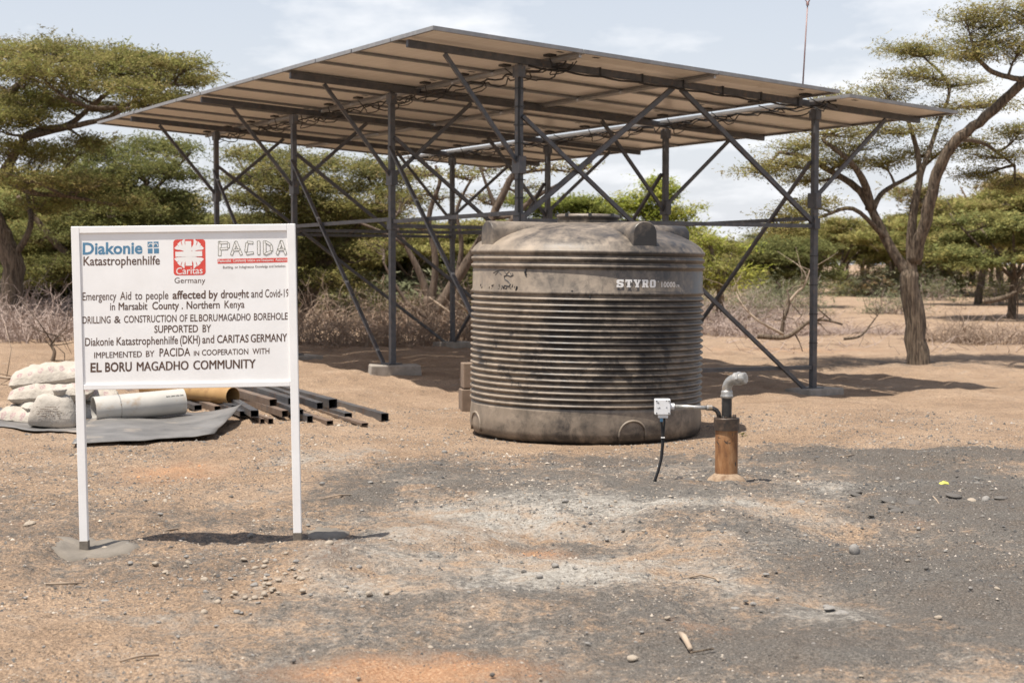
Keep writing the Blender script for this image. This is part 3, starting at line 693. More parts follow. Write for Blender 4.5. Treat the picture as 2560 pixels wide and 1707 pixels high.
# blue crown cross emblem
polys([[(836, 312), (874, 311), (874, 350), (837, 351)], [(884, 311), (924, 310), (925, 349), (885, 350)], [(834, 259), (920, 256), (922, 300), (835, 303)]], M['blueprint'])
def arc(cx, cy, r, a0_, a1_, w, n=10):
    o_ = [(cx + (r + w) * math.cos(a0_ + (a1_ - a0_) * i / n), cy - (r + w) * math.sin(a0_ + (a1_ - a0_) * i / n)) for i in range(n + 1)]
    i_ = [(cx + r * math.cos(a0_ + (a1_ - a0_) * i / n), cy - r * math.sin(a0_ + (a1_ - a0_) * i / n)) for i in range(n, -1, -1)]
    return o_ + i_
polys([arc(859, 288, 13, -.3, math.pi + .3, 6), arc(898, 287, 13, -.3, math.pi + .3, 6), [(874, 258), (882, 258), (882, 303), (874, 303)]], M['whiteprint'], .0005)
# red flame cross emblem
rb = []
for cx, cy, a0_ in ((1262, 262, 0), (1062, 266, 90), (1066, 496, 180), (1266, 492, 270)):
    for i in range(7):
        a = math.radians(a0_ + 90 * i / 6); rb.append((cx + 26 * math.cos(a), cy - 26 * math.sin(a)))
polys([rb], M['redprint'])
fl = []
for sx in (-1, 1):
    for sy in (-1, 1):
        for k in range(3):
            c = []
            for i in range(9):
                f = i / 8; r = 32 + 86 * f; ang = math.radians(45 + (k - 1) * 16) + .07 * math.sin(f * 6 + k)
                c.append((r * math.cos(ang), r * math.sin(ang), .21 * r))
            L = [(1161 + sx * (x - w * .5), 350 + sy * (y + w * .5) * 1.0) for x, y, w in c] + [(1161 + sx * (x + w * .5), 350 + sy * (y - w * .5)) for x, y, w in reversed(c)]
            fl.append(L)
for q_, L_ in enumerate(fl): polys([L_], M['whiteprint'], .0004 + .00002 * q_)
polys([[(1130, 252), (1176, 251), (1186, 445), (1134, 446)]], M['whiteprint'], .0008); polys([[(1052, 336), (1263, 328), (1265, 370), (1054, 376)]], M['whiteprint'], .0010)
words([('Caritas', 1060, 1268)], 514, 506, 1060, 1268, 52, M['whiteprint'], .0, .0005)
# timber-log lettering
def logs(strokes):
    dk = MB(); wh = MB(); d2 = MB()
    for n_, (x0, y0, x1, y1, w) in enumerate(strokes):
        for mb, g, lift in ((dk, 0, .0002 + n_ * .00008), (wh, 4.2, .00024 + n_ * .00008)):
            L = math.hypot(x1 - x0, y1 - y0); tx, ty = (x1 - x0) / L, (y1 - y0) / L; nx_, ny_ = -ty, tx; hw = w / 2 - g; e_ = 4 - g
            pts_ = [(x0 - tx * e_ + nx_ * hw, y0 - ty * e_ + ny_ * hw), (x1 + tx * e_ + nx_ * hw * .95, y1 + ty * e_ + ny_ * hw * .95), (x1 + tx * (e_ + 3) , y1 + ty * (e_ + 3)), (x1 + tx * e_ - nx_ * hw * .95, y1 + ty * e_ - ny_ * hw * .95), (x0 - tx * e_ - nx_ * hw, y0 - ty * e_ - ny_ * hw), (x0 - tx * (e_ + 3), y0 - ty * (e_ + 3))]
            vs, fs = fillpoly([pts_]); addpoly(mb, [ZL(v[0], v[1]) for v in vs], fs, lift)
        for i in range(int(L / 9)):      # bark hatching along one side
            f = (i + .5) / int(L / 9) + random.uniform(-.03, .03); cx, cy = x0 + (x1 - x0) * f, y0 + (y1 - y0) * f; h_ = random.uniform(.25, .5)
            pts_ = [(cx + nx_ * w * .45, cy + ny_ * w * .45 - 1), (cx + nx_ * w * (.45 - h_), cy + ny_ * w * (.45 - h_)), (cx + nx_ * w * .45, cy + ny_ * w * .45 + 1.6)]
            addpoly(d2, [ZL(*p) for p in pts_], [(0, 1, 2)], .00028 + n_ * .00008)
    dk.build('log_outline', M['oliveprint'], panel); wh.build('log_fill', M['whiteprint'], panel); d2.build('log_hatching', M['oliveprint'], panel)
logs([(1402, 256, 1402, 362, 28), (1404, 264, 1462, 262, 22), (1470, 270, 1470, 300, 22), (1408, 312, 1462, 308, 22),
      (1530, 255, 1496, 356, 24), (1528, 256, 1572, 354, 24), (1510, 322, 1556, 318, 18),
      (1660, 262, 1622, 258, 22), (1616, 266, 1608, 330, 24), (1616, 348, 1664, 340, 22),
      (1708, 252, 1710, 350, 26),
      (1755, 250, 1757, 348, 26), (1764, 254, 1802, 276, 22), (1808, 284, 1812, 320, 22), (1764, 350, 1806, 330, 22),
      (1888, 248, 1856, 348, 24), (1888, 250, 1922, 346, 24), (1866, 316, 1910, 312, 18)])
polys([[(1385, 391), (1936, 378), (1937, 413), (1386, 428)]], M['redprint'], 0, 'red_strip')
words([('Pastoralist', 1390, 1492, 21, .01), ('Community', 1506, 1612, 21, .01), ('Initiative', 1622, 1682), ('and', 1693, 1722), ('Development', 1730, 1828), ('Assistance', 1842, 1932)], 416, 402, 1390, 1932, 19, M['whiteprint'], .004, .0005)
words([('Building,', 1428, 1510), ('on', 1522, 1545), ('Indegineous', 1556, 1672), ('Knowledge', 1684, 1783), ('and', 1792, 1826), ('Institutions', 1836, 1922)], 467, 453, 1428, 1922, 20, B, .0)
def slab_patch(name, label, pts, z, th_):
    c = Vector((sum(p.x for p in pts) / len(pts), sum(p.y for p in pts) / len(pts), 0)); n = len(pts); mb = MB(); vs = []
    for s_, dz in ((1.08, -.045), (1.0, .004), (.8, .014), (.4, .016)):
        for p in pts:
            x, y = (p.x - c.x) * s_, (p.y - c.y) * s_; vs.append((x, y, thf(x + c.x, y + c.y) - z + dz + random.uniform(-.003, .003)))
    vs.append((0, 0, thf(c.x, c.y) - z + .016)); fs = []
    for r in range(3):
        for i in range(n): fs.append((r * n + i, r * n + (i + 1) % n, (r + 1) * n + (i + 1) % n, (r + 1) * n + i))
    for i in range(n): fs.append((3 * n + i, 3 * n + (i + 1) % n, 4 * n))
    mb.add(vs, fs); return mb.build(name, M['mortar'], smooth=True, loc=(c.x, c.y, z), label=label, cat='mortar')
def ring(px, py, rx, ry, z=0, n=26, jit=.2):
    return [G(px + rx * (1 + random.uniform(-jit, jit)) * math.cos(2 * math.pi * i / n), py + ry * (1 + random.uniform(-jit, jit)) * math.sin(-2 * math.pi * i / n), z) for i in range(n)]
gl = onground(212, 1268); slab_patch('mortar_patch', 'flat grey mortar patch around the sign post foot next to thin dry sticks', ring(214, 1268, 98, 19, gl.z), gl.z + .010, .05)
gr = onground(755, 1227); slab_patch('mortar_patch', 'small grey mortar patch beside the stony heap at the other sign post', ring(757, 1227, 48, 13, gr.z), gr.z + .010, .05)

# ------------------------------------------------------------------ borehole wellhead
wz = thf(WELL.x, WELL.y)
well = thing('borehole_wellhead', 'rusty steel borehole casing with black riser and capped galvanised elbow', 'wellhead', (WELL.x, WELL.y, wz))
q_ = .00137
MB().lathe([(.088, -.15), (.082, 0), (.081, .372)], 40).build('casing', M['rust'], well, smooth=True)
MB().lathe([(.15, -.03), (.13, .012), (.10, .034), (.088, .045), (.083, .05)], 28).build('mud_collar', M['collar'], well, smooth=True)
cap = MB().lathe([(.078, .360), (.092, .362), (.093, .446), (.089, .450), (.001, .452)], 40).build('cap', M['capsteel'], well, smooth=False)
for k in range(6):
    a = k * math.pi / 3 + .3; MB().lathe([(.010, .448), (.010, .462), (.001, .462)], 6, (.066 * math.cos(a), .066 * math.sin(a), 0)).build('bolt', M['capsteel'], cap)
MB().lathe([(.014, .45), (.014, .475), (.009, .478), (.008, .45)], 12, (.05, -.04, 0)).build('vent_ring', M['capsteel'], cap, smooth=True)
rx_ = .0
MB().lathe([(.037, .44), (.037, .602)], 28, (rx_, 0, 0)).build('riser', M['blackpipe'], well, smooth=True)
MB().lathe([(.030, .590), (.045, .592), (.046, .612), (.041, .618), (.043, .630), (.040, .645), (.034, .65)], 28, (rx_, 0, 0)).build('threaded_socket', M['galv'], well, smooth=True)
ev = Vector((.80, -.60, .10)).normalized(); pts = []
for i in range(13):
    f = i / 12 * math.pi / 2; R_ = .072
    pts.append(Vector((rx_, 0, .655)) + ev * (R_ * (1 - math.cos(f))) + Vector((0, 0, R_ * math.sin(f))))
pts = [Vector((rx_, 0, .63))] + pts
MB().tube(pts, .036, 20).build('elbow', M['galv'], well, smooth=True)
pe = pts[-1]; mrot = ev.to_track_quat('Z', 'Y').to_matrix()
MB().lathe([(.036, -.008), (.046, -.006), (.046, .020), (.040, .022)], 28, pe, ax=mrot).build('coupling', M['galv'], well, smooth=False)
MB().lathe([(.040, .016), (.050, .018), (.050, .040), (.044, .042)], 8, pe, ax=mrot).build('union_nut', M['galv'], well)
MB().lathe([(.043, .036), (.043, .075), (.036, .082), (.001, .083)], 24, pe, ax=mrot).build('end_plug', M['galv'], well, smooth=False)
MB().tube([(-.12, -.01, .522), (-.22, -.01, .525), (-.405, -.012, .533)], .0155, 16).build('conduit', M['galv'], well, smooth=True)
MB().lathe([(.021, -.012), (.021, .028)], 10, (-.135, -.01, .522), ax=Vector((1, 0, -.03)).to_track_quat('Z', 'Y').to_matrix()).build('conduit_nut', M['galv'], well)
MB().lathe([(.022, -.012), (.022, .018)], 12, (-.398, -.012, .533), ax=Vector((1, 0, -.03)).to_track_quat('Z', 'Y').to_matrix()).build('gland', M['whitebox'], well, smooth=True)
MB().tube([(-.13, -.01, .522), (-.10, -.01, .518), (-.075, -.01, .505), (-.06, -.01, .48), (-.055, -.01, .445)], .017, 14).build('conduit_bend', M['blackpipe'], well, smooth=True)
jb = MB().box((-.467, -.02, .532), (.112, .075, .112)).build('junction_box', M['whitebox'], well, bevel=.006)
MB().box((-.467, -.0605, .532), (.106, .006, .106)).build('cover', M['whitebox'], jb, bevel=.002)
for sx in (-1, 1):
    for sz in (-1, 1): MB().box((-.467 + sx * .044, -.065, .532 + sz * .044), (.008, .004, .008)).build('screw', M['black'], jb)
for i in range(6): MB().box((-.467 + random.uniform(-.035, .03), -.0645, .535 + random.uniform(-.01, .045)), (random.uniform(.003, .009), .002, random.uniform(.003, .008))).build('smudge', M['black'], jb)
MB().box((-.462, -.02, .464), (.07, .05, .026)).build('cable_gland', M['whitebox'], well, bevel=.004)
MB().tube([(-.47, -.02, .46), (-.472, -.02, .42), (-.466, -.025, .34), (-.468, -.03, .25), (-.478, -.035, .15), (-.50, -.05, .07), (-.525, -.06, .0), (-.53, -.06, -.04)], .0085, 8).build('cable', M['cable'], well, smooth=True)
MB().tube([(-.452, -.02, .46), (-.450, -.02, .42), (-.456, -.02, .34), (-.46, -.025, .25), (-.47, -.03, .16), (-.49, -.045, .08), (-.515, -.055, .01), (-.52, -.055, -.04)], .0075, 8).build('cable', M['cable'], well, smooth=True)
for z_, x_ in ((.31, -.463), (.10, -.488)): MB().box((x_, -.03, z_), (.026, .024, .006)).build('cable_tie', M['whiteprint'], well)
MB().box((-.474, -.03, .44), (.02, .02, .03)).build('tape', M['blueprint'], well)

# ------------------------------------------------------------------ building material heap
def sheetmesh(name, label, pts, zf, mat):
    mb = MB(); n = len(pts)
    vs = [(p.x, p.y, zf(p) + .006) for p in pts] + [(p.x, p.y, zf(p)) for p in pts]
    fs = [tuple(range(n)), tuple(range(2 * n - 1, n - 1, -1))] + [(i, n + i, n + (i + 1) % n, (i + 1) % n) for i in range(n)]
    mb.add(vs, fs); return mb.build(name, mat, label=label, cat='steel sheet', group='steel sheets on the ground')
def gsheet(name, label, corners, lift, curl=None):
    # corners (px): near-left, near-right, far-right, far-left ; gridded so that it can sag and curl
    c = [G(*p) for p in corners]; nx_, ny_ = 24, 14; vs = []
    for j in range(ny_ + 1):
        for i in range(nx_ + 1):
            a_, b_ = i / nx_, j / ny_
            p = c[0].lerp(c[1], a_).lerp(c[3].lerp(c[2], a_), b_)
            z = thf(p.x, p.y) * .6 + lift + .012 * math.sin(a_ * 5 + 1) * math.sin(b_ * 3)
            if curl: z += curl(a_, b_)
            vs.append((p.x, p.y, z))
    fs = [(j * (nx_ + 1) + i, j * (nx_ + 1) + i + 1, (j + 1) * (nx_ + 1) + i + 1, (j + 1) * (nx_ + 1) + i) for j in range(ny_) for i in range(nx_)]
    mb = MB(); mb.add(vs, fs); o = mb.build(name, M['sheet'], smooth=True, label=label, cat='steel sheet', group='steel sheets on the ground')
    s_ = o.modifiers.new('thick', 'SOLIDIFY'); s_.thickness = .006; return o
gsheet('steel_sheet', 'bent grey steel sheet with an upturned corner under the white pipe', [(165, 1032), (492, 1014), (556, 968), (225, 962)], .045, lambda a, b: .10 * max(0, (a - .62) / .38) ** 2 * (.25 + .75 * b) + .03 * b)
gsheet('steel_sheet', 'flat grey steel sheet under the cement bags', [(-60, 985), (185, 1003), (240, 962), (-40, 950)], .03)
def pipe(name, label, a_, b_, r, mat, cat, wall=.006):
    d = (b_ - a_); L = d.length; m_ = d.to_track_quat('Z', 'Y').to_matrix()
    o = MB().lathe([(r - wall, 0), (r, 0), (r, L), (r - wall, L), (r - wall, 0)], 48, (0, 0, 0), ax=m_).build(name, mat, smooth=True, loc=a_, label=label, cat=cat)
    e = o.modifiers.new('es', 'EDGE_SPLIT'); e.split_angle = .7; return o
gpl = onground(200, 982); gpr = onground(415, 968)
wp = pipe('casing_pipe', 'short fat white pipe with scuffed end lying on the steel sheet', Vector((gpl.x + .04, gpl.y + .1, gpl.z + .165)), Vector((gpr.x, gpr.y + .15, gpr.z + .19)), .128, M['pvc'], 'pipe')
dirp = (Vector((gpr.x, gpr.y + .15, gpr.z + .19)) - Vector((gpl.x + .04, gpl.y + .1, gpl.z + .165)))
mrot = dirp.to_track_quat('Z', 'Y').to_matrix()
MB().lathe([(.1285, .24), (.1305, .242), (.1305, .248), (.1285, .25)], 48, (0, 0, 0), ax=mrot).build('seam', M['galv'], wp)
ph = MB()
for i in range(26):
    a = math.radians(-62 + random.uniform(-1.5, 1.5)); L_ = dirp.length * (.78 + .0075 * i)
    e = mrot @ Vector((1, 0, 0)); f_ = mrot @ Vector((0, 1, 0)); n_ = Vector((0, -.85, .5)); n_ = (n_ - dirp.normalized() * n_.dot(dirp.normalized())).normalized()
    if i % 7 == 6: continue
    c = dirp.normalized() * L_ + n_ * .1292; ph.bar(c - dirp.normalized() * .0022, c + dirp.normalized() * .0022, .001, random.uniform(.010, .016), n_.cross(dirp).normalized())
ph.build('printed_marking', M['black'], wp)
ga = onground(535, 938); pipe('ochre_pipe', 'ochre brown pipe lying open-ended across the steel tubes', Vector((ga.x, ga.y, ga.z + .13)), Vector((ga.x - 1.15, ga.y + .95, ga.z + .16)), .096, M['ochre'], 'pipe')
def boxtube(name, label, a_, d, L, w, h, roll, mat, wall=.003):
    d = d.normalized(); x = d.cross(Vector((0, 0, 1))).normalized(); z = x.cross(d)
    x, z = x * math.cos(roll) + z * math.sin(roll), z * math.cos(roll) - x * math.sin(roll)
    vs = []
    for t_ in (0, L):
        for k_ in (0, wall):
            for sx, sz in ((-1, -1), (1, -1), (1, 1), (-1, 1)): vs.append(d * t_ + x * sx * (w / 2 - k_) + z * sz * (h / 2 - k_))
    fs = []
    for i in range(4):
        j = (i + 1) % 4
        fs += [(i, j, 8 + j, 8 + i), (4 + j, 4 + i, 12 + i, 12 + j), (i, 4 + i, 4 + j, j), (8 + j, 12 + j, 12 + i, 8 + i)]
    mb = MB(); mb.add(vs, fs); return mb.build(name, mat, loc=a_, label=label, cat='steel tube', group='steel tubes heaped beside the sheets')
TD = Vector((-.40, .916, 0.004))
tubes = [((884, 968), .06, .06, .03, 0, 'longest dark steel tube reaching furthest out of the heap', 'tube', 4.7), ((765, 952), .07, .07, .085, 0, 'square steel tube lying on top of the heap, edge catching the light', 'tube', 4.6),
         ((712, 974), .045, .06, .03, 0, 'steel tube end beside the white sign post', 'tube', 4.5), ((758, 977), .05, .03, .018, 0, 'flat rusty steel tube lying low beside the square tube', 'tube_rust', 4.4),
         ((838, 980), .05, .02, .014, .02, 'thin rusty flat bar lying on bare soil at the edge of the heap', 'tube_rust', 4.2), ((688, 968), .06, .04, .07, .05, 'steel tube crossing over its neighbours by the sign post', 'tube', 4.5),
         ((622, 975), .04, .04, .022, 0, 'small rusty square tube end in front of the heap', 'tube_rust', 4.3), ((603, 974), .035, .035, .02, 0, 'small rusty square tube end in front of the heap', 'tube_rust', 4.3),
         ((585, 966), .06, .05, .05, .1, 'dark steel tube with shaded open end next to the bent sheet corner', 'tube', 4.4), ((560, 963), .06, .04, .04, 0, 'dark steel channel tucked under the bent sheet corner', 'tube', 4.4),
         ((735, 962), .05, .05, .10, .04, 'blue-grey steel tube lying across the middle of the heap', 'tube', 4.8), ((655, 966), .05, .05, .05, 0, 'rusty brown steel tube in the middle of the heap', 'tube_rust', 4.5),
         ((540, 955), .06, .06, .05, .0, 'steel tube running under the ochre pipe', 'tube', 4.0), ((500, 952), .05, .05, .04, -.03, 'brown steel tube between white pipe and ochre pipe', 'tube_rust', 3.8), ((455, 948), .06, .04, .04, -.05, 'dark steel tube behind the white pipe', 'tube', 3.6), ((420, 950), .05, .05, .04, -.08, 'rusty tube running behind the white pipe towards the bags', 'tube_rust', 3.2),
         ((800, 966), .06, .05, .03, .01, 'blue-grey steel tube lying beside the longest tube', 'tube', 4.6), ((672, 958), .07, .06, .12, .02, 'dark square tube on top of the heap beneath the sign rail', 'tube', 4.8), ((628, 955), .06, .06, .10, -.02, 'rust-flecked tube lying high on the heap next to the ochre pipe', 'tube_rust', 4.6)]
for (p_, w, h, z_, da, lab, mt, L_) in tubes:
    g = onground(*p_); d = Vector((TD.x + da, TD.y, .003))
    kw = {}
    boxtube('steel_tube', lab, Vector((g.x, g.y, g.z + z_ * 1.3 + .005)), d, L_, w * 1.35, h * 1.35, random.uniform(-.06, .06), M[mt])
def bag(label, c, L, W, T, rz, mat, tilt=(0, 0), seed=0, tie=False):
    n1_, n2_ = 28, 18; vs = []; fs = []
    for side in (1, -1):
        for j in range(n2_ + 1):
            for i in range(n1_ + 1):
                a_, b_ = i / n1_ * 2 - 1, j / n2_ * 2 - 1
                px_ = a_ * (1 - .07 * (b_ * b_) * abs(a_)); py_ = b_ * (1 - .06 * a_ * a_)
                t_ = (max(0, 1 - abs(a_) ** 3.2)) ** .55 * (max(0, 1 - abs(b_) ** 2.6)) ** .6
                nz = float(fbm(np.array(a_ * 3 + seed * 5.1), np.array(b_ * 3 + side * 9), seed, 3)) - .5
                wr = .05 * math.sin(a_ * 19 + seed) * (abs(b_) ** 2) * (1 - abs(a_))
                z = side * T / 2 * t_ * (1 + nz * .5 + wr * 2)
                if side < 0: z = max(z, -T * .42)
                vs.append((px_ * L / 2, py_ * W / 2, z + .02 * nz))
    m_ = (n1_ + 1) * (n2_ + 1)
    for j in range(n2_):
        for i in range(n1_):
            a_ = j * (n1_ + 1) + i; fs.append((a_, a_ + 1, a_ + n1_ + 2, a_ + n1_ + 1)); fs.append((m_ + a_, m_ + a_ + n1_ + 1, m_ + a_ + n1_ + 2, m_ + a_ + 1))
    mb = MB(); mb.add(vs, fs)
    o = mb.build('cement_bag', mat, smooth=True, loc=c, rot=(tilt[0], tilt[1], rz), label=label, cat='cement bag', group='cement bags in a heap')
    return o
def bg_at(px_, py_, d, **kw): return P(px_, py_, d)
bag('stamped white cement bag on the very top of the heap', P(115, 866, 16.1), .80, .48, .27, .12, M['bag'], (.12, -.12), 1)
bag('stamped white cement bag second from the top of the heap', P(120, 902, 16.0), .84, .50, .25, .08, M['bag'], (.10, -.06), 2)
bag('cement bag sticking out behind the white pipe', P(205, 912, 16.5), .62, .46, .24, .3, M['bag'], (.1, .05), 3)
bag('cement bag lying flat at the bottom of the heap on the sheet', P(62, 958, 15.8), .56, .40, .22, -.25, M['bag'], (.12, .10), 4)
bag('cement bag at the bottom of the heap leaning behind the tied bag', P(135, 945, 16.0), .80, .45, .26, .5, M['bagplain'], (.05, .2), 5)
ub = thing('cement_bag', 'upright plain cement bag with a tied open neck in front of the heap', 'cement bag', (P(124, 988, 15.25)), .0, 'cement bags in a heap')
g0 = thf(ub.location.x, ub.location.y); ub.location.z = g0 + .03
vs = []; fs = []; lev = [(0, .22, .10), (.03, .235, .125), (.10, .225, .13), (.18, .20, .12), (.24, .175, .10), (.285, .15, .075), (.30, .11, .05), (.305, .05, .02)]
for z, a_, b_ in lev:
    for k in range(32):
        t_ = 2 * math.pi * k / 32; ca, sa = math.cos(t_), math.sin(t_); e_ = .62
        nz = 1 + .07 * (float(vnoise(np.array(ca * 3 + 7), np.array(sa * 3 + z * 14), 4)) - .5) + .03 * math.sin(t_ * 9 + z * 20)
        vs.append((math.copysign(abs(ca) ** e_, ca) * a_ * nz, math.copysign(abs(sa) ** e_, sa) * b_ * nz, z + .012 * math.sin(t_ * 2)))
for i in range(len(lev) - 1):
    for k in range(32): fs.append((i * 32 + k, i * 32 + (k + 1) % 32, (i + 1) * 32 + (k + 1) % 32, (i + 1) * 32 + k))
fs.append(tuple(7 * 32 + k for k in range(32)))
mb = MB(); mb.add(vs, fs); mb.build('sack', M['bagplain'], ub, smooth=True)
MB().lathe([(.02, .28), (.05, .30), (.06, .33), (.075, .355), (.05, .36), (.03, .335)], 14, (.06, 0, 0)).build('neck', M['bagplain'], ub, smooth=True)
pr_ = MB()
for r in range(5):
    for i in range(14):
        if random.random() < .6: pr_.box((-.12 + i * .016, -.134, .11 + r * .022), (.011, .002, .006))
pr_.build('printed_lines', M['brownprint'], ub)

# ------------------------------------------------------------------ vegetation
def leaves(pts, nper, size, spread, cols, rg, flat=.32, up=.35, wid=.30):
    """pts (n,3) clump centres -> rhombic leaf sprays; cols: list of linear rgb per family"""
    n = len(pts); nt_ = max(1, nper // 7); nper = nt_ * 7; k = n * nper
    to = np.repeat(pts, nt_, 0) + rg.normal(size=(n * nt_, 3)) * np.array([spread, spread, spread * flat]) * .75
    ta = rg.uniform(0, 2 * np.pi, n * nt_); tt = rg.normal(up * .55, .28, n * nt_); td = np.stack([np.cos(ta) * np.cos(tt), np.sin(ta) * np.cos(tt), np.sin(tt)], -1)
    pos = np.tile(np.linspace(-.5, .5, 7), n * nt_) * spread * 1.9 * np.repeat(rg.uniform(.5, 1.2, n * nt_), 7)
    ctr = np.repeat(to, 7, 0) + np.repeat(td, 7, 0) * pos[:, None] + rg.normal(size=(k, 3)) * size * .22
    a = np.repeat(ta, 7) + rg.choice([-1, 1], k) * rg.uniform(.5, 1.3, k); ti = np.repeat(tt, 7) + rg.normal(0, .25, k)
    d = np.stack([np.cos(a) * np.cos(ti), np.sin(a) * np.cos(ti), np.sin(ti)], -1)
    s_ = np.stack([-np.sin(a), np.cos(a), 0 * a], -1); rl = rg.normal(0, .55, k)
    u_ = np.cross(s_, d); s_ = s_ * np.cos(rl)[:, None] + u_ * np.sin(rl)[:, None]
    L = size * rg.uniform(.6, 1.35, k)[:, None]; W_ = L * wid
    V_ = np.stack([ctr - d * L * .5, ctr + s_ * W_ * .5, ctr + d * L * .5, ctr - s_ * W_ * .5], 1).reshape(-1, 3)
    Q_ = np.arange(4 * k).reshape(-1, 4)
    cidx = rg.integers(0, len(cols), n); cc = np.array(cols)[cidx] * rg.uniform(.6, 1.35, (n, 1))
    cc = np.repeat(cc, nper, 0) * np.repeat(rg.uniform(.82, 1.18, (n * nt_, 1)), 7, 0); cc = np.repeat(cc, 4, 0)
    return V_, Q_, cc
OLIVE = [(.185, .175, .062), (.21, .19, .07), (.16, .165, .055), (.22, .185, .078)]
OLIVE = [tuple(q * 1.2 for q in c_) for c_ in OLIVE]
OLIVE_D = [(.14, .145, .055), (.155, .155, .06), (.12, .132, .05)]
OLIVE_D = [tuple(q * 1.2 for q in c_) for c_ in OLIVE_D]
BRIGHT = [(.33, .355, .07), (.37, .375, .085), (.29, .33, .065), (.38, .37, .11)]
GREYG = [(.20, .21, .125), (.235, .24, .15), (.17, .18, .105)]
BROWNG = [(.21, .16, .08), (.195, .17, .075), (.235, .17, .10)]
BROWNG = [tuple(q * 1.2 for q in c_) for c_ in BROWNG]
YELG = [(.26, .24, .09), (.30, .27, .11), (.22, .225, .075)]
def bez(a, b, rg, n=6, jit=.12, lift=.12):
    a, b = np.array(a, float), np.array(b, float); L = np.linalg.norm(b - a)
    m_ = (a + b) / 2 + rg.normal(size=3) * L * jit + np.array([0, 0, -lift * L * rg.uniform(-.2, 1)])
    t_ = np.linspace(0, 1, n)[:, None]
    return (1 - t_) ** 2 * a + 2 * t_ * (1 - t_) * m_ + t_ ** 2 * b
def build_tree(limbs, pads, seed, leaf=.13, nper=26, spread=.16, nb=12, cols=OLIVE, bark='bark', trans=None, twig=.010, clumps=4):
    """limbs: [(points(list of 3-vectors, local), r0, r1)], pads: [(centre, rx, ry, rz)] -> (trunk mesh builder, leaf arrays)"""
    rg = np.random.default_rng(seed); mb = MB(); nodes = []
    for pts, r0, r1 in limbs:
        pts = np.array([tuple(p) for p in pts], float)
        # smooth catmull resample
        o_ = []
        for i in range(len(pts) - 1):
            p0, p1, p2, p3 = pts[max(i - 1, 0)], pts[i], pts[i + 1], pts[min(i + 2, len(pts) - 1)]
            for t_ in np.linspace(0, 1, 6)[:-1]:
                o_.append(.5 * ((2 * p1) + (-p0 + p2) * t_ + (2 * p0 - 5 * p1 + 4 * p2 - p3) * t_ ** 2 + (-p0 + 3 * p1 - 3 * p2 + p3) * t_ ** 3))
        o_.append(pts[-1]); o_ = np.array(o_); o_ += rg.normal(size=o_.shape) * r1 * .10
        o_[0] = pts[0]
        n_ = len(o_); rad = [r0 + (r1 - r0) * (i / (n_ - 1)) ** .8 for i in range(n_)]
        rad = [r * (1 + .03 * math.sin(i * 1.3)) for i, r in enumerate(rad)]; rad[0] *= 1.15
        mb.tube(o_, rad, 10); nodes.append(o_)
    nodes = np.concatenate(nodes); cl = []
    hi = nodes[nodes[:, 2] > nodes[:, 2].min() + .35 * (nodes[:, 2].max() - nodes[:, 2].min())]
    for c, rx, ry, rz in pads:
        c = np.array(tuple(c), float)
        dd = np.linalg.norm((hi - c) * np.array([1, 1, 1.3]), axis=1) + np.clip(hi[:, 2] - c[2], 0, 9) * 1.5
        st = hi[np.argmin(dd)]
        pa = bez(st, c + np.array([0, 0, -rz * .5]), rg, 8, .10, .15)
        L = np.linalg.norm(st - c); r0 = min(.02 + .018 * L, .07)
        mb.tube(pa, [r0 + (twig - r0) * i / 7 for i in range(8)], 5, cap=False)
        nn = max(5, int(nb * max(.5, rx * ry)))
        for i in range(nn):
            s_ = pa[rg.integers(3, 8)]
            a = rg.uniform(0, 2 * np.pi); r = math.sqrt(rg.uniform(0.04, 1))
            e = c + np.array([math.cos(a) * r * rx, math.sin(a) * r * ry, rz * (rg.uniform(-.45, .55) + .5 * (1 - r * r))])
            pb_ = bez(s_, e, rg, 5, .10, .10); mb.tube(pb_, [twig, twig * .85, twig * .7, twig * .5, twig * .3], 3, cap=False)
            for q in range(clumps):
                t_ = rg.uniform(.45, 1); k_ = t_ * 4; i0 = min(int(k_), 3); p = pb_[i0] + (pb_[i0 + 1] - pb_[i0]) * (k_ - i0)
                cl.append(p + rg.normal(size=3) * np.array([.10, .10, .04]) * (1 + spread))
    V_, Q_, cc = leaves(np.array(cl), nper, leaf, spread, cols, rg)
    return mb, (V_, Q_, cc)
def finish_tree(root, mb, lv, bark):
    me = mb.build('trunk', M[bark], root, smooth=True); cr_ = npmesh('crown', lv[0], lv[1], M['leaf'], root, colors=lv[2]); return root
def px_tree(name, label, cat, base, depth, limbs, pads, seed, group=None, bark='bark', twin=False, thick=1.0, **kw):
    b0 = P(base[0], base[1], depth); b0.z = thf(b0.x, b0.y)
    root = thing(name, label, cat, b0, 0, group)
    rg = np.random.default_rng(seed + 99); s_ = K / FPX * depth
    Lm = []
    for i, (pts, r0, r1) in enumerate(limbs):
        q = []
        for j, p in enumerate(pts):
            dd = p[2] if len(p) > 2 else 0
            w = P(p[0], p[1], depth + dd) - b0; q.append(w)
        if i == 0: q = [Vector((q[0].x, q[0].y, -.15))] + q[1:] if abs(q[0].z) < 1.2 else q
        Lm.append((q, r0, r1))
    Pd = []
    for p in pads:
        dd = p[4] if len(p) > 4 else rg.uniform(-1, 1) * min(p[2] * s_, 2.0)
        c = P(p[0], p[1], depth + dd) - b0; Pd.append((c, p[2] * s_, max(p[2] * s_ * .85, .5), p[3] * s_ * thick))
        if twin: c = P(p[0] + rg.uniform(-.5, .5) * p[2], p[1] + rg.uniform(-.8, .8) * p[3], depth + dd + rg.choice([-1, 1]) * rg.uniform(.9, 1.8)) - b0; Pd.append((c, p[2] * s_, max(p[2] * s_ * .85, .5), p[3] * s_ * thick))
    mb, lv = build_tree(Lm, Pd, seed, **kw); return finish_tree(root, mb, lv, bark)

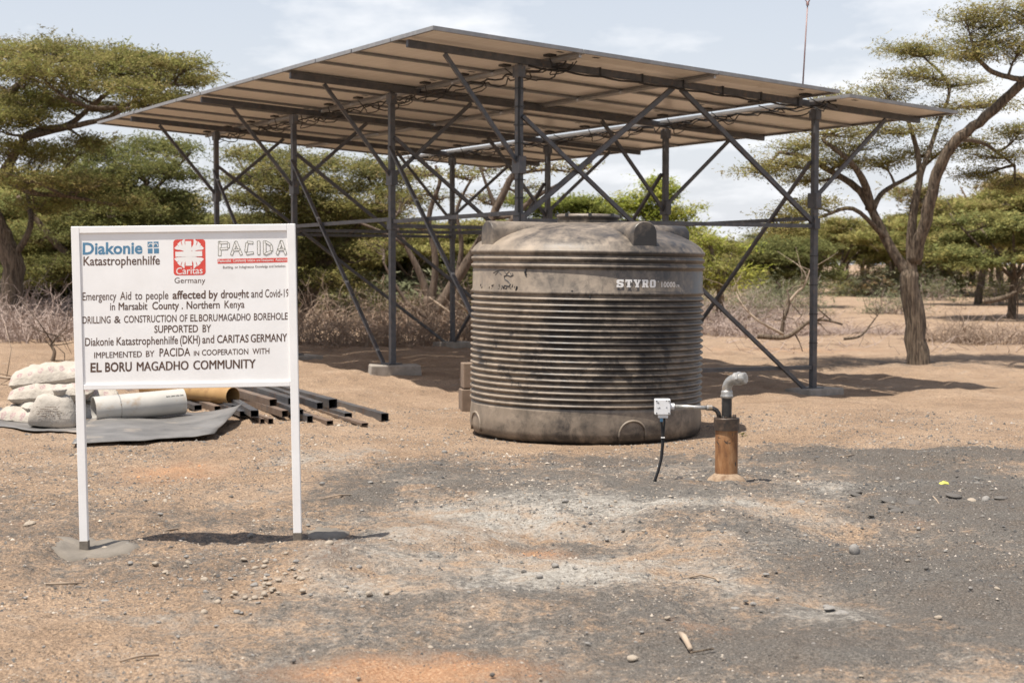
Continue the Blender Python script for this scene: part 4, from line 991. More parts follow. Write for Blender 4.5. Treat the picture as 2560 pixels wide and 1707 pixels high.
# the near acacia beyond the shelter
px_tree('acacia_tree', 'flat-topped acacia with forked ridged trunk standing in the open clearing', 'tree', (2112, 822), 27.0,
    [([(2112, 826), (2100, 720), (2088, 625)], .20, .155), ([(2092, 640), (2040, 560, .1), (2000, 478, .2), (1965, 430, .2), (1905, 392, .3), (1850, 362, .3), (1790, 350, .4)], .105, .03),
     ([(2000, 478, .2), (1985, 420, 0), (1950, 370, -.4), (1890, 322, -.6)], .09, .03), ([(2005, 480, .2), (2030, 440, .6), (2100, 400, 1.0), (2170, 340, 1.4)], .06, .02),
     ([(2095, 640), (2092, 560), (2100, 470), (2112, 410), (2105, 340), (2080, 260)], .105, .03), ([(2098, 600), (2125, 505, -.2), (2152, 400, -.4), (2195, 325, -.6), (2265, 268, -.8), (2360, 180, -1.0), (2440, 110, -1.2)], .115, .07),
     ([(2440, 110, -1.2), (2400, 170, -1.3), (2340, 182, -1.4), (2280, 165, -1.5), (2245, 135, -1.6)], .06, .035), ([(2030, 545, .1), (1960, 480, -.5), (1880, 500, -.9), (1800, 515, -1.2)], .05, .015),
     ([(2200, 320, -.6), (2260, 330, .2), (2330, 380, .8)], .05, .02), ([(2112, 410), (2150, 300, .6), (2180, 200, 1.0), (2120, 130, 1.0)], .05, .02)],
    [(1745, 392, 75, 9, .3), (1800, 372, 85, 10, -.4), (1850, 412, 80, 9, .8), (1830, 335, 85, 12, .4), (1905, 300, 90, 14, -.6), (1960, 330, 90, 14, .6), (1830, 495, 80, 12, -1.0), (1880, 465, 70, 10, -.6), (1790, 528, 60, 8, -1.2),
     (1990, 265, 85, 14, .2), (1935, 222, 70, 12, -.2), (2030, 205, 90, 12, .8), (2070, 112, 70, 9, .9), (2130, 120, 70, 9, 1.2), (2100, 168, 110, 10, 0.4), (2190, 190, 100, 11, 1.2), (2060, 300, 95, 16, 0), (2150, 260, 110, 14, 1.0),
     (2240, 240, 100, 12, .2), (2220, 330, 80, 12, 1.0), (2120, 350, 95, 14, 1.2), (2290, 360, 85, 12, .6), (2330, 430, 80, 9, .9), (2250, 405, 80, 10, 1.4), (2020, 370, 80, 12, .8), (1930, 375, 70, 10, 0.2), (2340, 300, 70, 14, .4),
     (2215, 28, 95, 9, -1.5), (2290, 52, 95, 10, -1.2), (2260, 90, 95, 10, -1.6), (2340, 20, 80, 12, -1.5), (2250, 125, 60, 8, -1.7), (2340, 110, 70, 10, -1.4), (2420, 60, 90, 16, -1.2)],
    11, twin=False, thick=.95, nper=28, leaf=.055, spread=.17, nb=46, cols=[(.26, .235, .085), (.29, .255, .095), (.22, .215, .075), (.29, .235, .105)], clumps=4, twig=.009)
# left foreground acacia mass
px_tree('acacia_tree', 'spreading umbrella acacia with long bent limbs beside the sign board', 'tree', (20, 700), 34.0,
    [([(20, 720), (30, 620), (5, 540), (-30, 470), (-20, 410)], .26, .17), ([(-20, 430), (15, 385), (60, 315), (100, 298), (160, 285), (215, 240), (270, 200), (340, 165)], .12, .03),
     ([(60, 315), (120, 300, -.4), (190, 285, -.6), (255, 268, -.8), (320, 225, -1), (400, 190, -1)], .09, .025), ([(-20, 420), (-40, 330), (0, 240), (60, 180), (120, 140)], .15, .04),
     ([(20, 390), (60, 440, -.5), (150, 450, -1), (260, 470, -1)], .08, .025), ([(-20, 410), (-120, 300), (-180, 200)], .12, .04), ([(25, 600), (70, 520), (60, 430, 1)], .09, .04)],
    [(20, 118, 120, 20, .5), (110, 115, 110, 18, -1), (200, 135, 100, 18, .6), (60, 165, 130, 22, -1.4), (160, 175, 110, 20, 1.0), (250, 165, 90, 18, 1.2), (330, 140, 85, 14, 0), (400, 150, 75, 14, -.8), (300, 128, 75, 12, 1.3), (440, 185, 45, 9, 0),
     (360, 190, 95, 14, .8), (290, 205, 95, 14, -1), (420, 225, 65, 10, -.2), (360, 240, 85, 11, -1.2), (30, 215, 130, 22, 1), (130, 235, 90, 16, 1.6), (-40, 260, 130, 28, -1), (60, 275, 80, 16, -1.8), (250, 250, 80, 12, 1), (10, 330, 110, 22, -1.6),
     (110, 345, 90, 16, 1.2), (190, 330, 90, 14, 1.8), (60, 400, 100, 16, -1.5), (180, 420, 100, 16, -1.2), (-70, 150, 130, 24, 0), (280, 465, 80, 12, -1), (110, 480, 90, 16, .8)],
    12, twin=True, thick=1.25, nper=35, leaf=.085, spread=.20, nb=20, cols=OLIVE, clumps=4, bark='bark')
px_tree('acacia_tree', 'dense dark green acacia filling the gap behind the sign board', 'tree', (215, 720), 40.0,
    [([(215, 740), (205, 640), (190, 560), (160, 470)], .22, .12), ([(205, 650), (250, 560), (290, 480), (340, 420)], .14, .05), ([(200, 620), (130, 560), (80, 500), (40, 450)], .12, .05), ([(290, 480), (360, 430), (440, 350)], .07, .03), ([(215, 700), (240, 640), (330, 560), (420, 520)], .1, .04)],
    [(250, 345, 120, 24, 0), (350, 330, 95, 18, 1), (410, 345, 55, 12, 0), (200, 390, 120, 26, -1), (320, 385, 110, 22, .5), (390, 400, 75, 16, 1), (250, 430, 130, 26, 1.4), (360, 450, 110, 22, -.6), (150, 450, 110, 24, 1), (440, 470, 70, 16, .6),
     (280, 500, 130, 26, -1), (400, 510, 90, 20, -1), (180, 520, 120, 24, -.6), (80, 540, 120, 24, 1), (330, 560, 130, 26, 1), (120, 600, 110, 22, 1.4), (230, 600, 120, 24, 0), (430, 580, 90, 26, 0), (330, 640, 110, 24, 1), (60, 640, 80, 20, 1.6)],
    13, twin=True, thick=1.3, nper=35, leaf=.10, spread=.25, nb=15, cols=OLIVE_D + OLIVE[:1], clumps=4, bark='bark_dark')
# middle trees seen through the shelter
px_tree('acacia_tree', 'broad low acacia with layered olive foliage behind the shelter columns', 'tree', (700, 760), 38.0,
    [([(700, 765), (710, 690), (740, 620), (760, 560)], .20, .12), ([(720, 660), (660, 580), (620, 500), (590, 420)], .12, .04), ([(745, 610), (820, 520), (880, 450)], .12, .04), ([(735, 620), (730, 520), (720, 430)], .1, .03)],
    [(575, 350, 75, 11, .4), (640, 365, 90, 14, -.8), (730, 372, 100, 14, .5), (830, 385, 100, 15, -.6), (920, 398, 85, 14, .8), (600, 405, 95, 18, 1), (700, 415, 110, 18, -1), (800, 430, 110, 18, .8), (900, 445, 95, 18, -.6), (560, 455, 85, 20, 0), (650, 465, 110, 20, .8), (760, 475, 120, 20, -1.2),
     (860, 495, 110, 20, .6), (600, 515, 110, 22, -.6), (700, 525, 120, 22, 1), (800, 540, 120, 22, .2), (560, 570, 95, 24, 1), (660, 580, 110, 24, -.8), (760, 590, 110, 22, 1), (850, 575, 90, 20, -.8), (700, 635, 110, 22, .2), (600, 640, 100, 24, .8), (790, 640, 80, 20, -.4)],
    14, twin=True, thick=1.3, nper=35, leaf=.09, spread=.23, nb=18, cols=OLIVE + [(.14, .14, .06), (.125, .125, .055)], clumps=4, bark='bark_dark')
px_tree('acacia_tree', 'open multi-stemmed acacia with dark tangled branches right behind the shelter', 'tree', (1005, 795), 33.5,
    [([(1005, 800), (1000, 740), (985, 680)], .20, .13), ([(990, 700), (960, 620), (930, 560), (900, 500)], .10, .03), ([(990, 690), (1000, 600), (985, 500), (1010, 420), (1000, 380)], .09, .03), ([(1000, 720), (1050, 640), (1100, 560), (1140, 480), (1180, 400), (1230, 360)], .14, .06),
     ([(1100, 560), (1160, 520), (1220, 460), (1290, 420), (1360, 370)], .09, .025), ([(1050, 640), (1060, 560), (1050, 480), (1090, 400)], .07, .025), ([(1140, 480), (1120, 430), (1100, 380)], .06, .02), ([(930, 560), (870, 530), (820, 510)], .05, .02), ([(1180, 400), (1260, 390), (1340, 400)], .05, .015),
     ([(1000, 740), (940, 700), (900, 640), (880, 600)], .06, .02), ([(1140, 500), (1190, 500), (1230, 520)], .05, .02)],
    [(960, 395, 90, 10, .5), (1060, 400, 90, 9, -.6), (1130, 385, 80, 9, .6), (1220, 380, 80, 8, 0), (1310, 385, 70, 6, .2), (920, 450, 80, 14, .6), (1020, 450, 70, 10, .9), (1200, 430, 60, 8, .8), (1100, 450, 60, 8, 1.2), (960, 520, 80, 14, 1.2), (880, 560, 60, 12, 1)],
    15, nper=20, leaf=.08, spread=.18, nb=26, cols=OLIVE + BROWNG[:1], clumps=3, bark='bark_dark', twig=.014)
# bright green trees beyond the tank
def round_tree(label, base, depth, blobs, seed, cols=BRIGHT, **kw):
    px_tree('leafy_tree', label, 'tree', base, depth, [([(base[0], base[1]), (base[0] + 4, base[1] - 60), (blobs[0][0], blobs[0][1])], .16, .05), ([(base[0], base[1] - 50), (blobs[1][0], blobs[1][1])], .09, .03)], blobs, seed, cols=cols, bark='bark', **kw)
round_tree('bright green bushy tree with rounded crown behind the tank', (1515, 690), 56, [(1510, 450, 60, 26, 0), (1480, 490, 60, 28, .4), (1550, 490, 60, 28, -.4), (1515, 425, 38, 16, .2), (1500, 530, 90, 30, 0), (1570, 540, 80, 30, .5), (1450, 540, 60, 26, .8), (1540, 590, 110, 34, 0), (1460, 600, 80, 30, -.5), (1440, 470, 30, 18, 0)], 21, leaf=.17, nper=40, spread=.30, nb=18, clumps=4)
round_tree('wide yellow-green tree half hidden behind tank and columns', (1320, 690), 62, [(1330, 470, 90, 18, 0), (1270, 480, 80, 20, .6), (1390, 490, 80, 18, -.4), (1310, 510, 110, 24, .8), (1400, 520, 80, 22, .2), (1240, 520, 80, 26, -.6), (1330, 560, 130, 28, 0), (1200, 460, 60, 14, 0), (1150, 530, 90, 30, .5)], 22, cols=[(.23, .25, .065), (.26, .265, .075), (.20, .225, .06)], leaf=.17, nper=40, spread=.30, nb=14, clumps=4)
round_tree('low yellow-green bush at the right shoulder of the tank', (1650, 720), 44, [(1630, 560, 70, 24, 0), (1680, 580, 70, 24, .4), (1620, 610, 80, 26, -.4), (1690, 625, 70, 24, .6), (1640, 650, 90, 24, 0), (1600, 580, 60, 26, .8)], 23, cols=BRIGHT[:2] + YELG, leaf=.13, nper=32, spread=.27, nb=16, clumps=4)
px_tree('acacia_tree', 'small dark umbrella acacia beyond the tank shoulder', 'tree', (1790, 680), 58.0,
    [([(1790, 690), (1785, 640), (1760, 590)], .14, .08), ([(1788, 640), (1830, 590), (1870, 560)], .09, .03)],
    [(1740, 570, 90, 13, 0), (1820, 560, 90, 13, .8), (1880, 575, 70, 12, -.5), (1780, 590, 100, 15, -.8), (1850, 605, 90, 14, .6), (1720, 610, 80, 14, .4), (1790, 630, 90, 14, 0), (1880, 630, 70, 12, 1)], 24, leaf=.15, nper=30, spread=.26, nb=14, cols=OLIVE_D, clumps=4, bark='bark_dark')

# templates for the far acacias
def umbrella(seed, Wd, H, cols, nper=30, leaf=.19, lean=0.0):
    rg = np.random.default_rng(seed); limbs = [([(0, 0, -.2), (lean * .2, 0, H * .18), (lean * .5, .05, H * .36)], .20, .13)]; ends = []
    for i in range(5):
        a = i * 2 * math.pi / 5 + rg.uniform(-.4, .4); r = Wd * rg.uniform(.22, .36)
        e = (lean + math.cos(a) * r, math.sin(a) * r, H * rg.uniform(.70, .86)); ends.append(e)
        limbs.append(([(lean * .45, .04, H * .33), (lean * .6 + math.cos(a) * r * .35, math.sin(a) * r * .35, H * .50), e], .10, .035))
    pads = []
    for i in range(17):
        a = rg.uniform(0, 2 * math.pi); r = Wd * .46 * math.sqrt(rg.uniform(0, 1)); z = H * (rg.uniform(.72, .97) - .16 * (r / (Wd * .5)) ** 2)
        pads.append(((lean + math.cos(a) * r, math.sin(a) * r, z), Wd * .17, Wd * .17, H * .045))
    for i in range(9):
        a = rg.uniform(0, 2 * math.pi); r = Wd * rg.uniform(.25, .44); pads.append(((lean + math.cos(a) * r, math.sin(a) * r, H * rg.uniform(.40, .62)), Wd * .16, Wd * .16, H * .05))
    return build_tree(limbs, pads, seed, leaf=leaf, nper=nper, spread=.30, nb=10, cols=cols, clumps=4, twig=.016)
TEMPL = []
for s_, cl_ in ((41, OLIVE), (42, BROWNG + OLIVE[:1]), (43, OLIVE_D + OLIVE[:2]), (44, GREYG + YELG[:1])):
    mb, lv = umbrella(s_, 7.5, 5.2, [tuple(q * 1.2 for q in c_) for c_ in cl_], lean=(.6, -.8, .3, 0)[s_ - 41])
    root = bpy.data.objects.new('acacia_tree', None); tr_ = mb.mesh('trunk'); tr_.materials.append(M['bark']); tr_.polygons.foreach_set('use_smooth', [True] * len(tr_.polygons))
    o = npmesh('crown', lv[0], lv[1], M['leaf'], None, colors=lv[2]); cm = o.data; bpy.data.objects.remove(o); TEMPL.append((tr_, cm))
FARLAB = ['olive umbrella acacia far out across the plain', 'brownish dry acacia far out across the plain', 'dark dense acacia far out across the plain', 'grey-green acacia far out across the plain']
nfar = 0
def far_tree(px_, depth, k, sc, sz=1.0, lab=None):
    x = (px_ * K - 1280) / FPX * depth
    r = thing('acacia_tree', lab or FARLAB[k], 'tree', (x, depth, thf(x, depth)), random.uniform(0, 6.28), None if lab else 'far acacias, kind %d' % k)
    if not lab:
        kind_ = ('olive', 'brownish', 'dark', 'grey-green')[k]
        if depth < 75 and px_ < 480: r['label'] = kind_ + ' acacia crowding in behind the sign board trees'; r['group'] = kind_ + ' acacias behind the sign board'
        elif depth < 75 and px_ < 1300: r['label'] = kind_ + ' acacia in the tree belt seen through the shelter columns'; r['group'] = kind_ + ' acacias behind the shelter'
        elif depth < 125: r['label'] = kind_ + ' acacia at the edge of the open clearing'; r['group'] = kind_ + ' acacias round the clearing'
        else: r['group'] = kind_ + ' acacias on the far plain'
    for n_, me in (('trunk', TEMPL[k][0]), ('crown', TEMPL[k][1])):
        o = bpy.data.objects.new(n_, me); link(o, r)
    r.scale = (sc, sc, sc * sz)
# right-hand clearing
far_tree(2245, 62, 0, .92, 1.0, 'broad olive acacia behind the forked trunk, over the small grey shrub'); far_tree(2322, 48, 2, .78, .9, 'dark acacia with thick trunk beside the fallen log')
far_tree(2040, 78, 0, 1.0, .85); far_tree(2140, 84, 2, .95, .85); far_tree(1940, 82, 0, .95, .8); far_tree(2300, 78, 1, 1.15, 1.05, 'brownish acacia with bare limbs showing against the sky'); far_tree(1980, 110, 3, 1.0, .9); far_tree(1860, 100, 2, .95, .85); far_tree(2230, 105, 1, 1.2, 1.0)
for i in range(16): far_tree(1560 + i * 55 + random.uniform(-20, 20), random.uniform(95, 150), random.choice([0, 0, 2, 3, 1]), random.uniform(.8, 1.05), random.uniform(.7, .9))
for i in range(30): far_tree(-250 + i * 105 + random.uniform(-30, 30), random.uniform(160, 230), random.choice([0, 2, 3]), random.uniform(1.0, 1.3), random.uniform(.8, 1.0))
for px_, d_, k_ in ((-380, 60, 0), (-520, 75, 2), (-300, 90, 3), (-640, 95, 0), (-760, 110, 2), (-450, 120, 0), (2520, 70, 0), (2650, 90, 2), (2800, 80, 1), (2950, 110, 0)): far_tree(px_, d_, k_, random.uniform(.9, 1.15), .9)
# backing trees behind the left and middle groups
for px_, d_, k_, s__ in ((-60, 52, 2, 1.0), (60, 56, 0, 1.0), (160, 60, 2, .9), (300, 55, 0, .85), (400, 62, 2, .8), (520, 66, 0, .72), (640, 58, 2, .72), (760, 64, 0, .75), (880, 60, 3, .72), (1000, 66, 2, .72), (1110, 70, 0, .72), (1220, 85, 3, .7), (1420, 95, 0, .7)):
    far_tree(px_, d_, k_, s__, .95)

for i in range(11):
    far_tree(500 + i * 62 + random.uniform(-15, 15), random.uniform(45, 53), (2, 0, 3)[i % 3], random.uniform(.55, .68), random.uniform(.85, 1.0))
for i in range(6): far_tree(-60 + i * 90 + random.uniform(-15, 15), random.uniform(43, 50), (2, 0)[i % 2], random.uniform(.62, .8), .95)
# thorn bushes, shrubs, dead branches
def twigs(mb, rg, n, R, H, r0=.012, segs=5, sub=3, arch=.5):
    ends = []
    for i in range(n):
        a = rg.uniform(0, 2 * np.pi); rr_ = R * math.sqrt(rg.uniform(0, 1)); p = np.array([math.cos(a) * rr_ * .55, math.sin(a) * rr_ * .55, -.03])
        d = np.array([math.cos(a) * rg.uniform(.2, 1), math.sin(a) * rg.uniform(.2, 1), rg.uniform(.4, 1.5)]) + rg.normal(size=3) * .25
        L = H * rg.uniform(.5, 1.15) / segs; pts = [p]
        for q in range(segs):
            d = d / np.linalg.norm(d) + rg.normal(size=3) * .30 + np.array([0, 0, -arch * q / segs * .5]); p = p + d / np.linalg.norm(d) * L; p[2] = max(p[2], .02); pts.append(p)
        mb.tube(pts, [r0 * (1 - .8 * q / segs) for q in range(segs + 1)], 3, cap=False); ends.append(pts[-1]); ends.append(pts[-2])
        for q in range(sub):
            s_ = pts[rg.integers(2, segs + 1)]; d2 = rg.normal(size=3) + np.array([0, 0, .3]); d2 /= np.linalg.norm(d2); L2 = H * rg.uniform(.12, .3)
            m_ = s_ + d2 * L2 * .5 + rg.normal(size=3) * L2 * .12; e = s_ + d2 * L2; e[2] = max(e[2], .02)
            mb.tube([s_, m_, e], [r0 * .5, r0 * .38, r0 * .2], 3, cap=False); ends.append(e)
    return np.array(ends)
BUSH = []
for s_ in (51, 52, 53):
    mb = MB(); twigs(mb, np.random.default_rng(s_), 95, 1.1, 1.15, .011, 6, 4, .7); BUSH.append(mb.mesh('thorn_bush'))
for me in BUSH: me.materials.append(M['thorn'])
BUSHB = [me.copy() for me in BUSH]
for me in BUSHB: me.materials.clear(); me.materials.append(M['thorn_brown'])
def bush(px_, py_, k, sx, sz, lab, brown=False, group=None):
    g = onground(px_, py_); o = bpy.data.objects.new('thorn_bush', (BUSHB if brown else BUSH)[k]); o.location = (g.x, g.y, g.z); o.rotation_euler = (0, 0, random.uniform(0, 6.28)); o.scale = (sx, sx, sz)
    link(o, None, None, lab, 'bush', group)
L1 = 'leafless purple-grey thorn bush in the thicket behind the cement bags'; G1 = 'thorn thicket behind the cement bags'
for px_, py_, sx, sz in ((20, 778, 1.1, 1.0), (90, 782, 1.0, .95), (150, 775, .9, .9), (-40, 770, 1.2, 1.1), (60, 765, 1.1, 1.1), (130, 758, 1.1, 1.2), (10, 755, 1.1, 1.3)): bush(px_, py_, random.randrange(3), sx, sz, L1, False, G1)
L2 = 'brown thorn bush beneath the low acacia behind the shelter'; G2 = 'thorn bushes under the low acacia'
for px_, py_, sx, sz in ((715, 790, .95, .95), (790, 798, .9, .6), (860, 795, .9, .6), (700, 760, 1.1, 1.2), (930, 790, .9, .9), (1060, 792, .9, 1.0), (1110, 785, 1.0, 1.2), (960, 770, 1.1, 1.3), (1040, 765, 1.0, 1.5), (850, 760, 1.0, .9)): bush(px_, py_, random.randrange(3), sx, sz, L2, True, G2)
L3 = 'pale dry thorn bush spread between tank and forked acacia'; G3 = 'thorn bushes between tank and forked acacia'
for px_, py_, sx, sz in ((1640, 765, 1.1, .8), (1700, 770, 1.1, .75), (1765, 772, 1.0, .55), (1820, 768, 1.0, .5), (1660, 735, 1.2, 1.1), (1745, 735, 1.1, .8), (1850, 742, 1.0, .45), (1905, 768, .8, .28), (1965, 765, .9, .3), (2035, 768, .8, .3)): bush(px_, py_, random.randrange(3), sx, sz, L3, False, G3)
L4 = 'dark twiggy thorn bush behind the forked acacia trunk'; G4 = 'thorn bushes behind the forked acacia'
for px_, py_, sx, sz in ((2180, 782, .95, .75), (2215, 788, .8, .5), (2300, 790, .9, .55), (2350, 782, 1.0, .6)): bush(px_, py_, random.randrange(3), sx, sz, L4, True, G4)
# low brush litter between the bushes (cannot be counted)
mb = MB(); rg = np.random.default_rng(77)
for i in range(900):
    px_ = rg.uniform(-50, 2400); py_ = rg.uniform(705, 800); g = G(px_, py_)
    z = thf(g.x, g.y); L = rg.uniform(.2, .7); a = rg.uniform(0, 6.28); p0 = np.array([g.x, g.y, z - .01]); d = np.array([math.cos(a), math.sin(a), rg.uniform(.0, .7)])
    mb.tube([p0, p0 + d * L * .5 + rg.normal(size=3) * .05, p0 + d * L + rg.normal(size=3) * .08], [.007, .006, .003], 3, cap=False)
mb.build('dry_brush', M['thorn'], kind='stuff', label='low dry brush and twigs scattered over the soil under the trees', cat='brush')
def shrub(px_, py_, R, H, cols, lab, seed, leaf=.07, n=60, nper=16):
    rg = np.random.default_rng(seed); g = onground(px_, py_); root = thing('leafy_shrub', lab, 'shrub', g); mb = MB(); e = twigs(mb, rg, n, R, H, .012, 5, 2, .2)
    mb.build('stems', M['thorn'], root); V_, Q_, cc = leaves(e, nper, leaf, .11 * R + .05, cols, rg, .7); npmesh('foliage', V_, Q_, M['leaf'], root, colors=cc)
shrub(1700, 735, 1.4, 1.1, GREYG, 'grey-green leafy shrub above the dry thorn bushes by the tank', 61, n=90)
shrub(1800, 720, 1.8, 1.3, GREYG, 'large grey-green shrub seen through the shelter bracing', 62, n=110, leaf=.09)
shrub(1640, 730, 1.2, 1.5, YELG, 'yellowish half-dry shrub at the edge of the tank', 63, n=90)
shrub(1745, 705, 1.6, 1.2, GREYG + YELG, 'mixed green and yellow shrub below the small dark acacia', 64, n=100, leaf=.09)
shrub(2055, 722, .9, 1.0, GREYG, 'small rounded grey-green shrub behind the forked trunk', 65, n=70)
shrub(2140, 690, .8, 1.3, GREYG, 'little tree-like shrub standing alone on bare soil', 66, n=50, leaf=.09)
shrub(1950, 682, 1.1, .9, GREYG + YELG, 'low shrub in the clearing beyond the shelter post', 67, n=70, leaf=.1)
shrub(2340, 700, 1.6, 1.6, OLIVE_D, 'dark green shrub by the fallen log', 68, n=90, leaf=.1)
shrub(730, 720, 1.6, 1.6, YELG + GREYG, 'pale olive shrub under the low acacia next to the sign board', 69, n=100, leaf=.09)
shrub(830, 735, 1.4, 1.2, YELG, 'straw-coloured shrub between two shelter columns', 70, n=80, leaf=.08)
shrub(300, 690, 2.2, 2.0, GREYG + OLIVE, 'pale green shrub behind the sign board top', 71, n=120, leaf=.12)
SHT = []
for s_, cl_ in ((81, GREYG), (82, YELG + OLIVE), (83, OLIVE_D + OLIVE), (84, GREYG + BROWNG)):
    rg = np.random.default_rng(s_); mb = MB(); e = twigs(mb, rg, 60, 1.2, 1.2, .012, 5, 2, .2); V_, Q_, cc = leaves(e, 15, .12, .17, cl_, rg, .7)
    st_ = mb.mesh('stems'); st_.materials.append(M['thorn']); o = npmesh('foliage', V_, Q_, M['leaf'], None, colors=cc); fm_ = o.data; bpy.data.objects.remove(o); SHT.append((st_, fm_))
SLAB_ = ['grey-green scrub bush out on the far plain', 'yellowish scrub bush out on the far plain', 'olive scrub bush out on the far plain', 'dull brownish scrub bush out on the far plain']
rg = np.random.default_rng(88)
for i in range(88):
    if i < 24: d_ = rg.uniform(70, 140); px_ = rg.uniform(1580, 2400)
    else: d_ = rg.uniform(44, 75); px_ = rg.uniform(-80, 1250)
    x = (px_ * K - 1280) / FPX * d_; k = int(rg.integers(0, 4)); r = thing('leafy_shrub', SLAB_[k], 'shrub', (x, d_, thf(x, d_)), rg.uniform(0, 6.28), ('grey-green', 'yellowish', 'olive', 'brownish')[k] + ' scrub on the far plain')
    if px_ < 1250: r['label'] = ('grey-green', 'yellowish', 'olive', 'dull brownish')[k] + ' scrub bush in the undergrowth ' + ('behind the sign board' if px_ < 640 else 'beneath the trees behind the shelter'); r['group'] = r['label']
    for n_, me in (('stems', SHT[k][0]), ('foliage', SHT[k][1])): o = bpy.data.objects.new(n_, me); link(o, r)
    q = rg.uniform(.9, 1.7); r.scale = (q * 1.25, q * 1.25, q * rg.uniform(.7, 1.1))
def branch(label, pts, r0, r1, mat='deadwood', subs=6, seed=0):
    rg = np.random.default_rng(seed); mb = MB(); q = [np.array(tuple(p)) for p in pts]; o_ = []
    c0 = q[0].copy(); q = [p - c0 for p in q]
    for i in range(len(q) - 1):
        p0, p1, p2, p3 = q[max(i - 1, 0)], q[i], q[i + 1], q[min(i + 2, len(q) - 1)]
        for t_ in np.linspace(0, 1, 6)[:-1]: o_.append(.5 * ((2 * p1) + (-p0 + p2) * t_ + (2 * p0 - 5 * p1 + 4 * p2 - p3) * t_ ** 2 + (-p0 + 3 * p1 - 3 * p2 + p3) * t_ ** 3))
    o_.append(q[-1]); n_ = len(o_); mb.tube(o_, [r0 + (r1 - r0) * i / (n_ - 1) for i in range(n_)], 8)
    for k in range(subs):
        i = rg.integers(n_ // 3, n_); s_ = o_[i]; d = rg.normal(size=3) + np.array([0, 0, .6]); d /= np.linalg.norm(d); L = rg.uniform(.25, .8) * max(1, r0 * 18)
        mb.tube([s_, s_ + d * L * .4 + rg.normal(size=3) * .06, s_ + d * L + rg.normal(size=3) * .1], [r1 * .9, r1 * .6, r1 * .25], 5)
    mb.build('fallen_branch', M[mat], smooth=True, loc=c0, label=label, cat='branch')
D_ = 31.5
branch('long twisted dead branch arching over the soil behind the shelter brace', [P(1740, 772, D_), P(1800, 775, D_), P(1830, 760, D_), P(1860, 738, D_), P(1895, 735, D_), P(1935, 745, D_)], .055, .02, 'bark', 5, 1)
branch('upright dead branch forking above the dry thorn bushes', [P(1795, 770, 32), P(1800, 735, 32), P(1812, 700, 32), P(1808, 665, 32)], .05, .015, 'bark', 8, 2)
branch('pale dead limb leaning through the dry thorn bushes by the tank', [P(1800, 768, 31), P(1740, 735, 31), P(1705, 700, 31.2), P(1690, 670, 31.4)], .03, .01, 'deadwood', 12, 3)
branch('bare pale branch sticking up beside the shelter post', [P(1808, 700, 33), P(1830, 672, 33), P(1848, 655, 33), P(1860, 620, 33)], .035, .01, 'deadwood', 6, 4)
branch('thin fallen branch lying at the foot of the thorn bushes', [P(1938, 778, 29.5), P(1975, 772, 29.5), P(2000, 745, 29.6), P(2022, 715, 29.7)], .03, .008, 'bark', 7, 5)
branch('fallen grey log lying beside the dark acacia', [P(2262, 692, 46), P(2300, 685, 46), P(2330, 672, 46), P(2352, 650, 46)], .09, .04, 'bark', 4, 6)
branch('small dead stump with twigs behind the cement bags', [P(120, 832, 24), P(125, 808, 24), P(118, 790, 24), P(135, 770, 24)], .035, .012, 'bark', 8, 7)
branch('broken dead branch on the soil beside the cement bags', [P(-20, 862, 19), P(15, 868, 19), P(45, 865, 19)], .02, .008, 'deadwood', 3, 8)
branch('bleached dead root arching up beside the ribbed tank', [P(1075, 690, 27), P(1085, 668, 27), P(1105, 655, 27), P(1130, 655, 27)], .03, .012, 'deadwood', 4, 9)
branch('bare pale log lying under the multi-stemmed acacia', [P(1050, 770, 33), P(1075, 755, 33), P(1100, 745, 33)], .10, .06, 'deadwood', 3, 10)

# ------------------------------------------------------------------ stones, gravel, litter
ico = bmesh.new(); bmesh.ops.create_icosphere(ico, subdivisions=2, radius=1.0)
IV = np.array([v.co[:] for v in ico.verts]); IF = [tuple(v.index for v in f.verts) for f in ico.faces]; ico.free()
SME = {}
for mt in ('stone', 'stone_grey', 'stone_dark'):
    SME[mt] = []
    for k in range(5):
        rg = np.random.default_rng(200 + k); v = IV * (1 + .22 * (np.array([float(fbm(np.array(p[0] * 1.3 + 5 + k * 3), np.array(p[1] * 1.3 + p[2] * 1.1 + 9), k, 3)) for p in IV])[:, None] - .5) * 2)
        for q in range(5):
            n_ = rg.normal(size=3); n_ /= np.linalg.norm(n_); d = v @ n_; lim = rg.uniform(.62, .85); v = v - np.clip(d - lim, 0, 9)[:, None] * n_
        me = bpy.data.meshes.new('stone'); me.from_pydata([tuple(p) for p in v], [], IF); me.materials.append(M[mt])
        if k != 2: me.polygons.foreach_set('use_smooth', [True] * len(me.polygons))
        SME[mt].append(me)
STL = {'stone': ('small tan stone lying on the gravelly soil', 'tan stones on the open soil'), 'stone_grey': ('small grey stone lying on the gravelly soil', 'grey stones on the open soil'), 'stone_dark': ('dark lump of rock lying on the gravelly soil', 'dark rocks on the open soil')}
def stone(px_, py_, wpx, mt='stone', asp=.6, lab=None):
    g = onground(px_, py_); r = wpx * K / FPX * g.y
    o = bpy.data.objects.new('stone', random.choice(SME[mt])); o.location = (g.x, g.y, g.z + r * asp * .35); o.scale = (r, r * random.uniform(.7, 1.0), r * asp); o.rotation_euler = (random.uniform(-.2, .2), random.uniform(-.2, .2), random.uniform(0, 6.28))
    link(o, None, None, lab or STL[mt][0], 'stone', None if lab else STL[mt][1])
stone(68, 1207, 16, 'stone', .55, 'rounded tan cobble beside a wet orange patch of soil')
stone(1962, 1270, 15, 'stone_grey', 1.05, 'upright pale angular stone standing on dark gravel')
stone(2264, 1152, 14, 'stone_grey', .8, 'speckled grey stone beside the flat dark clods near the embankment')
stone(757, 1252, 13, 'stone', .7, 'pale stone on top of the sandy heap at the sign post')
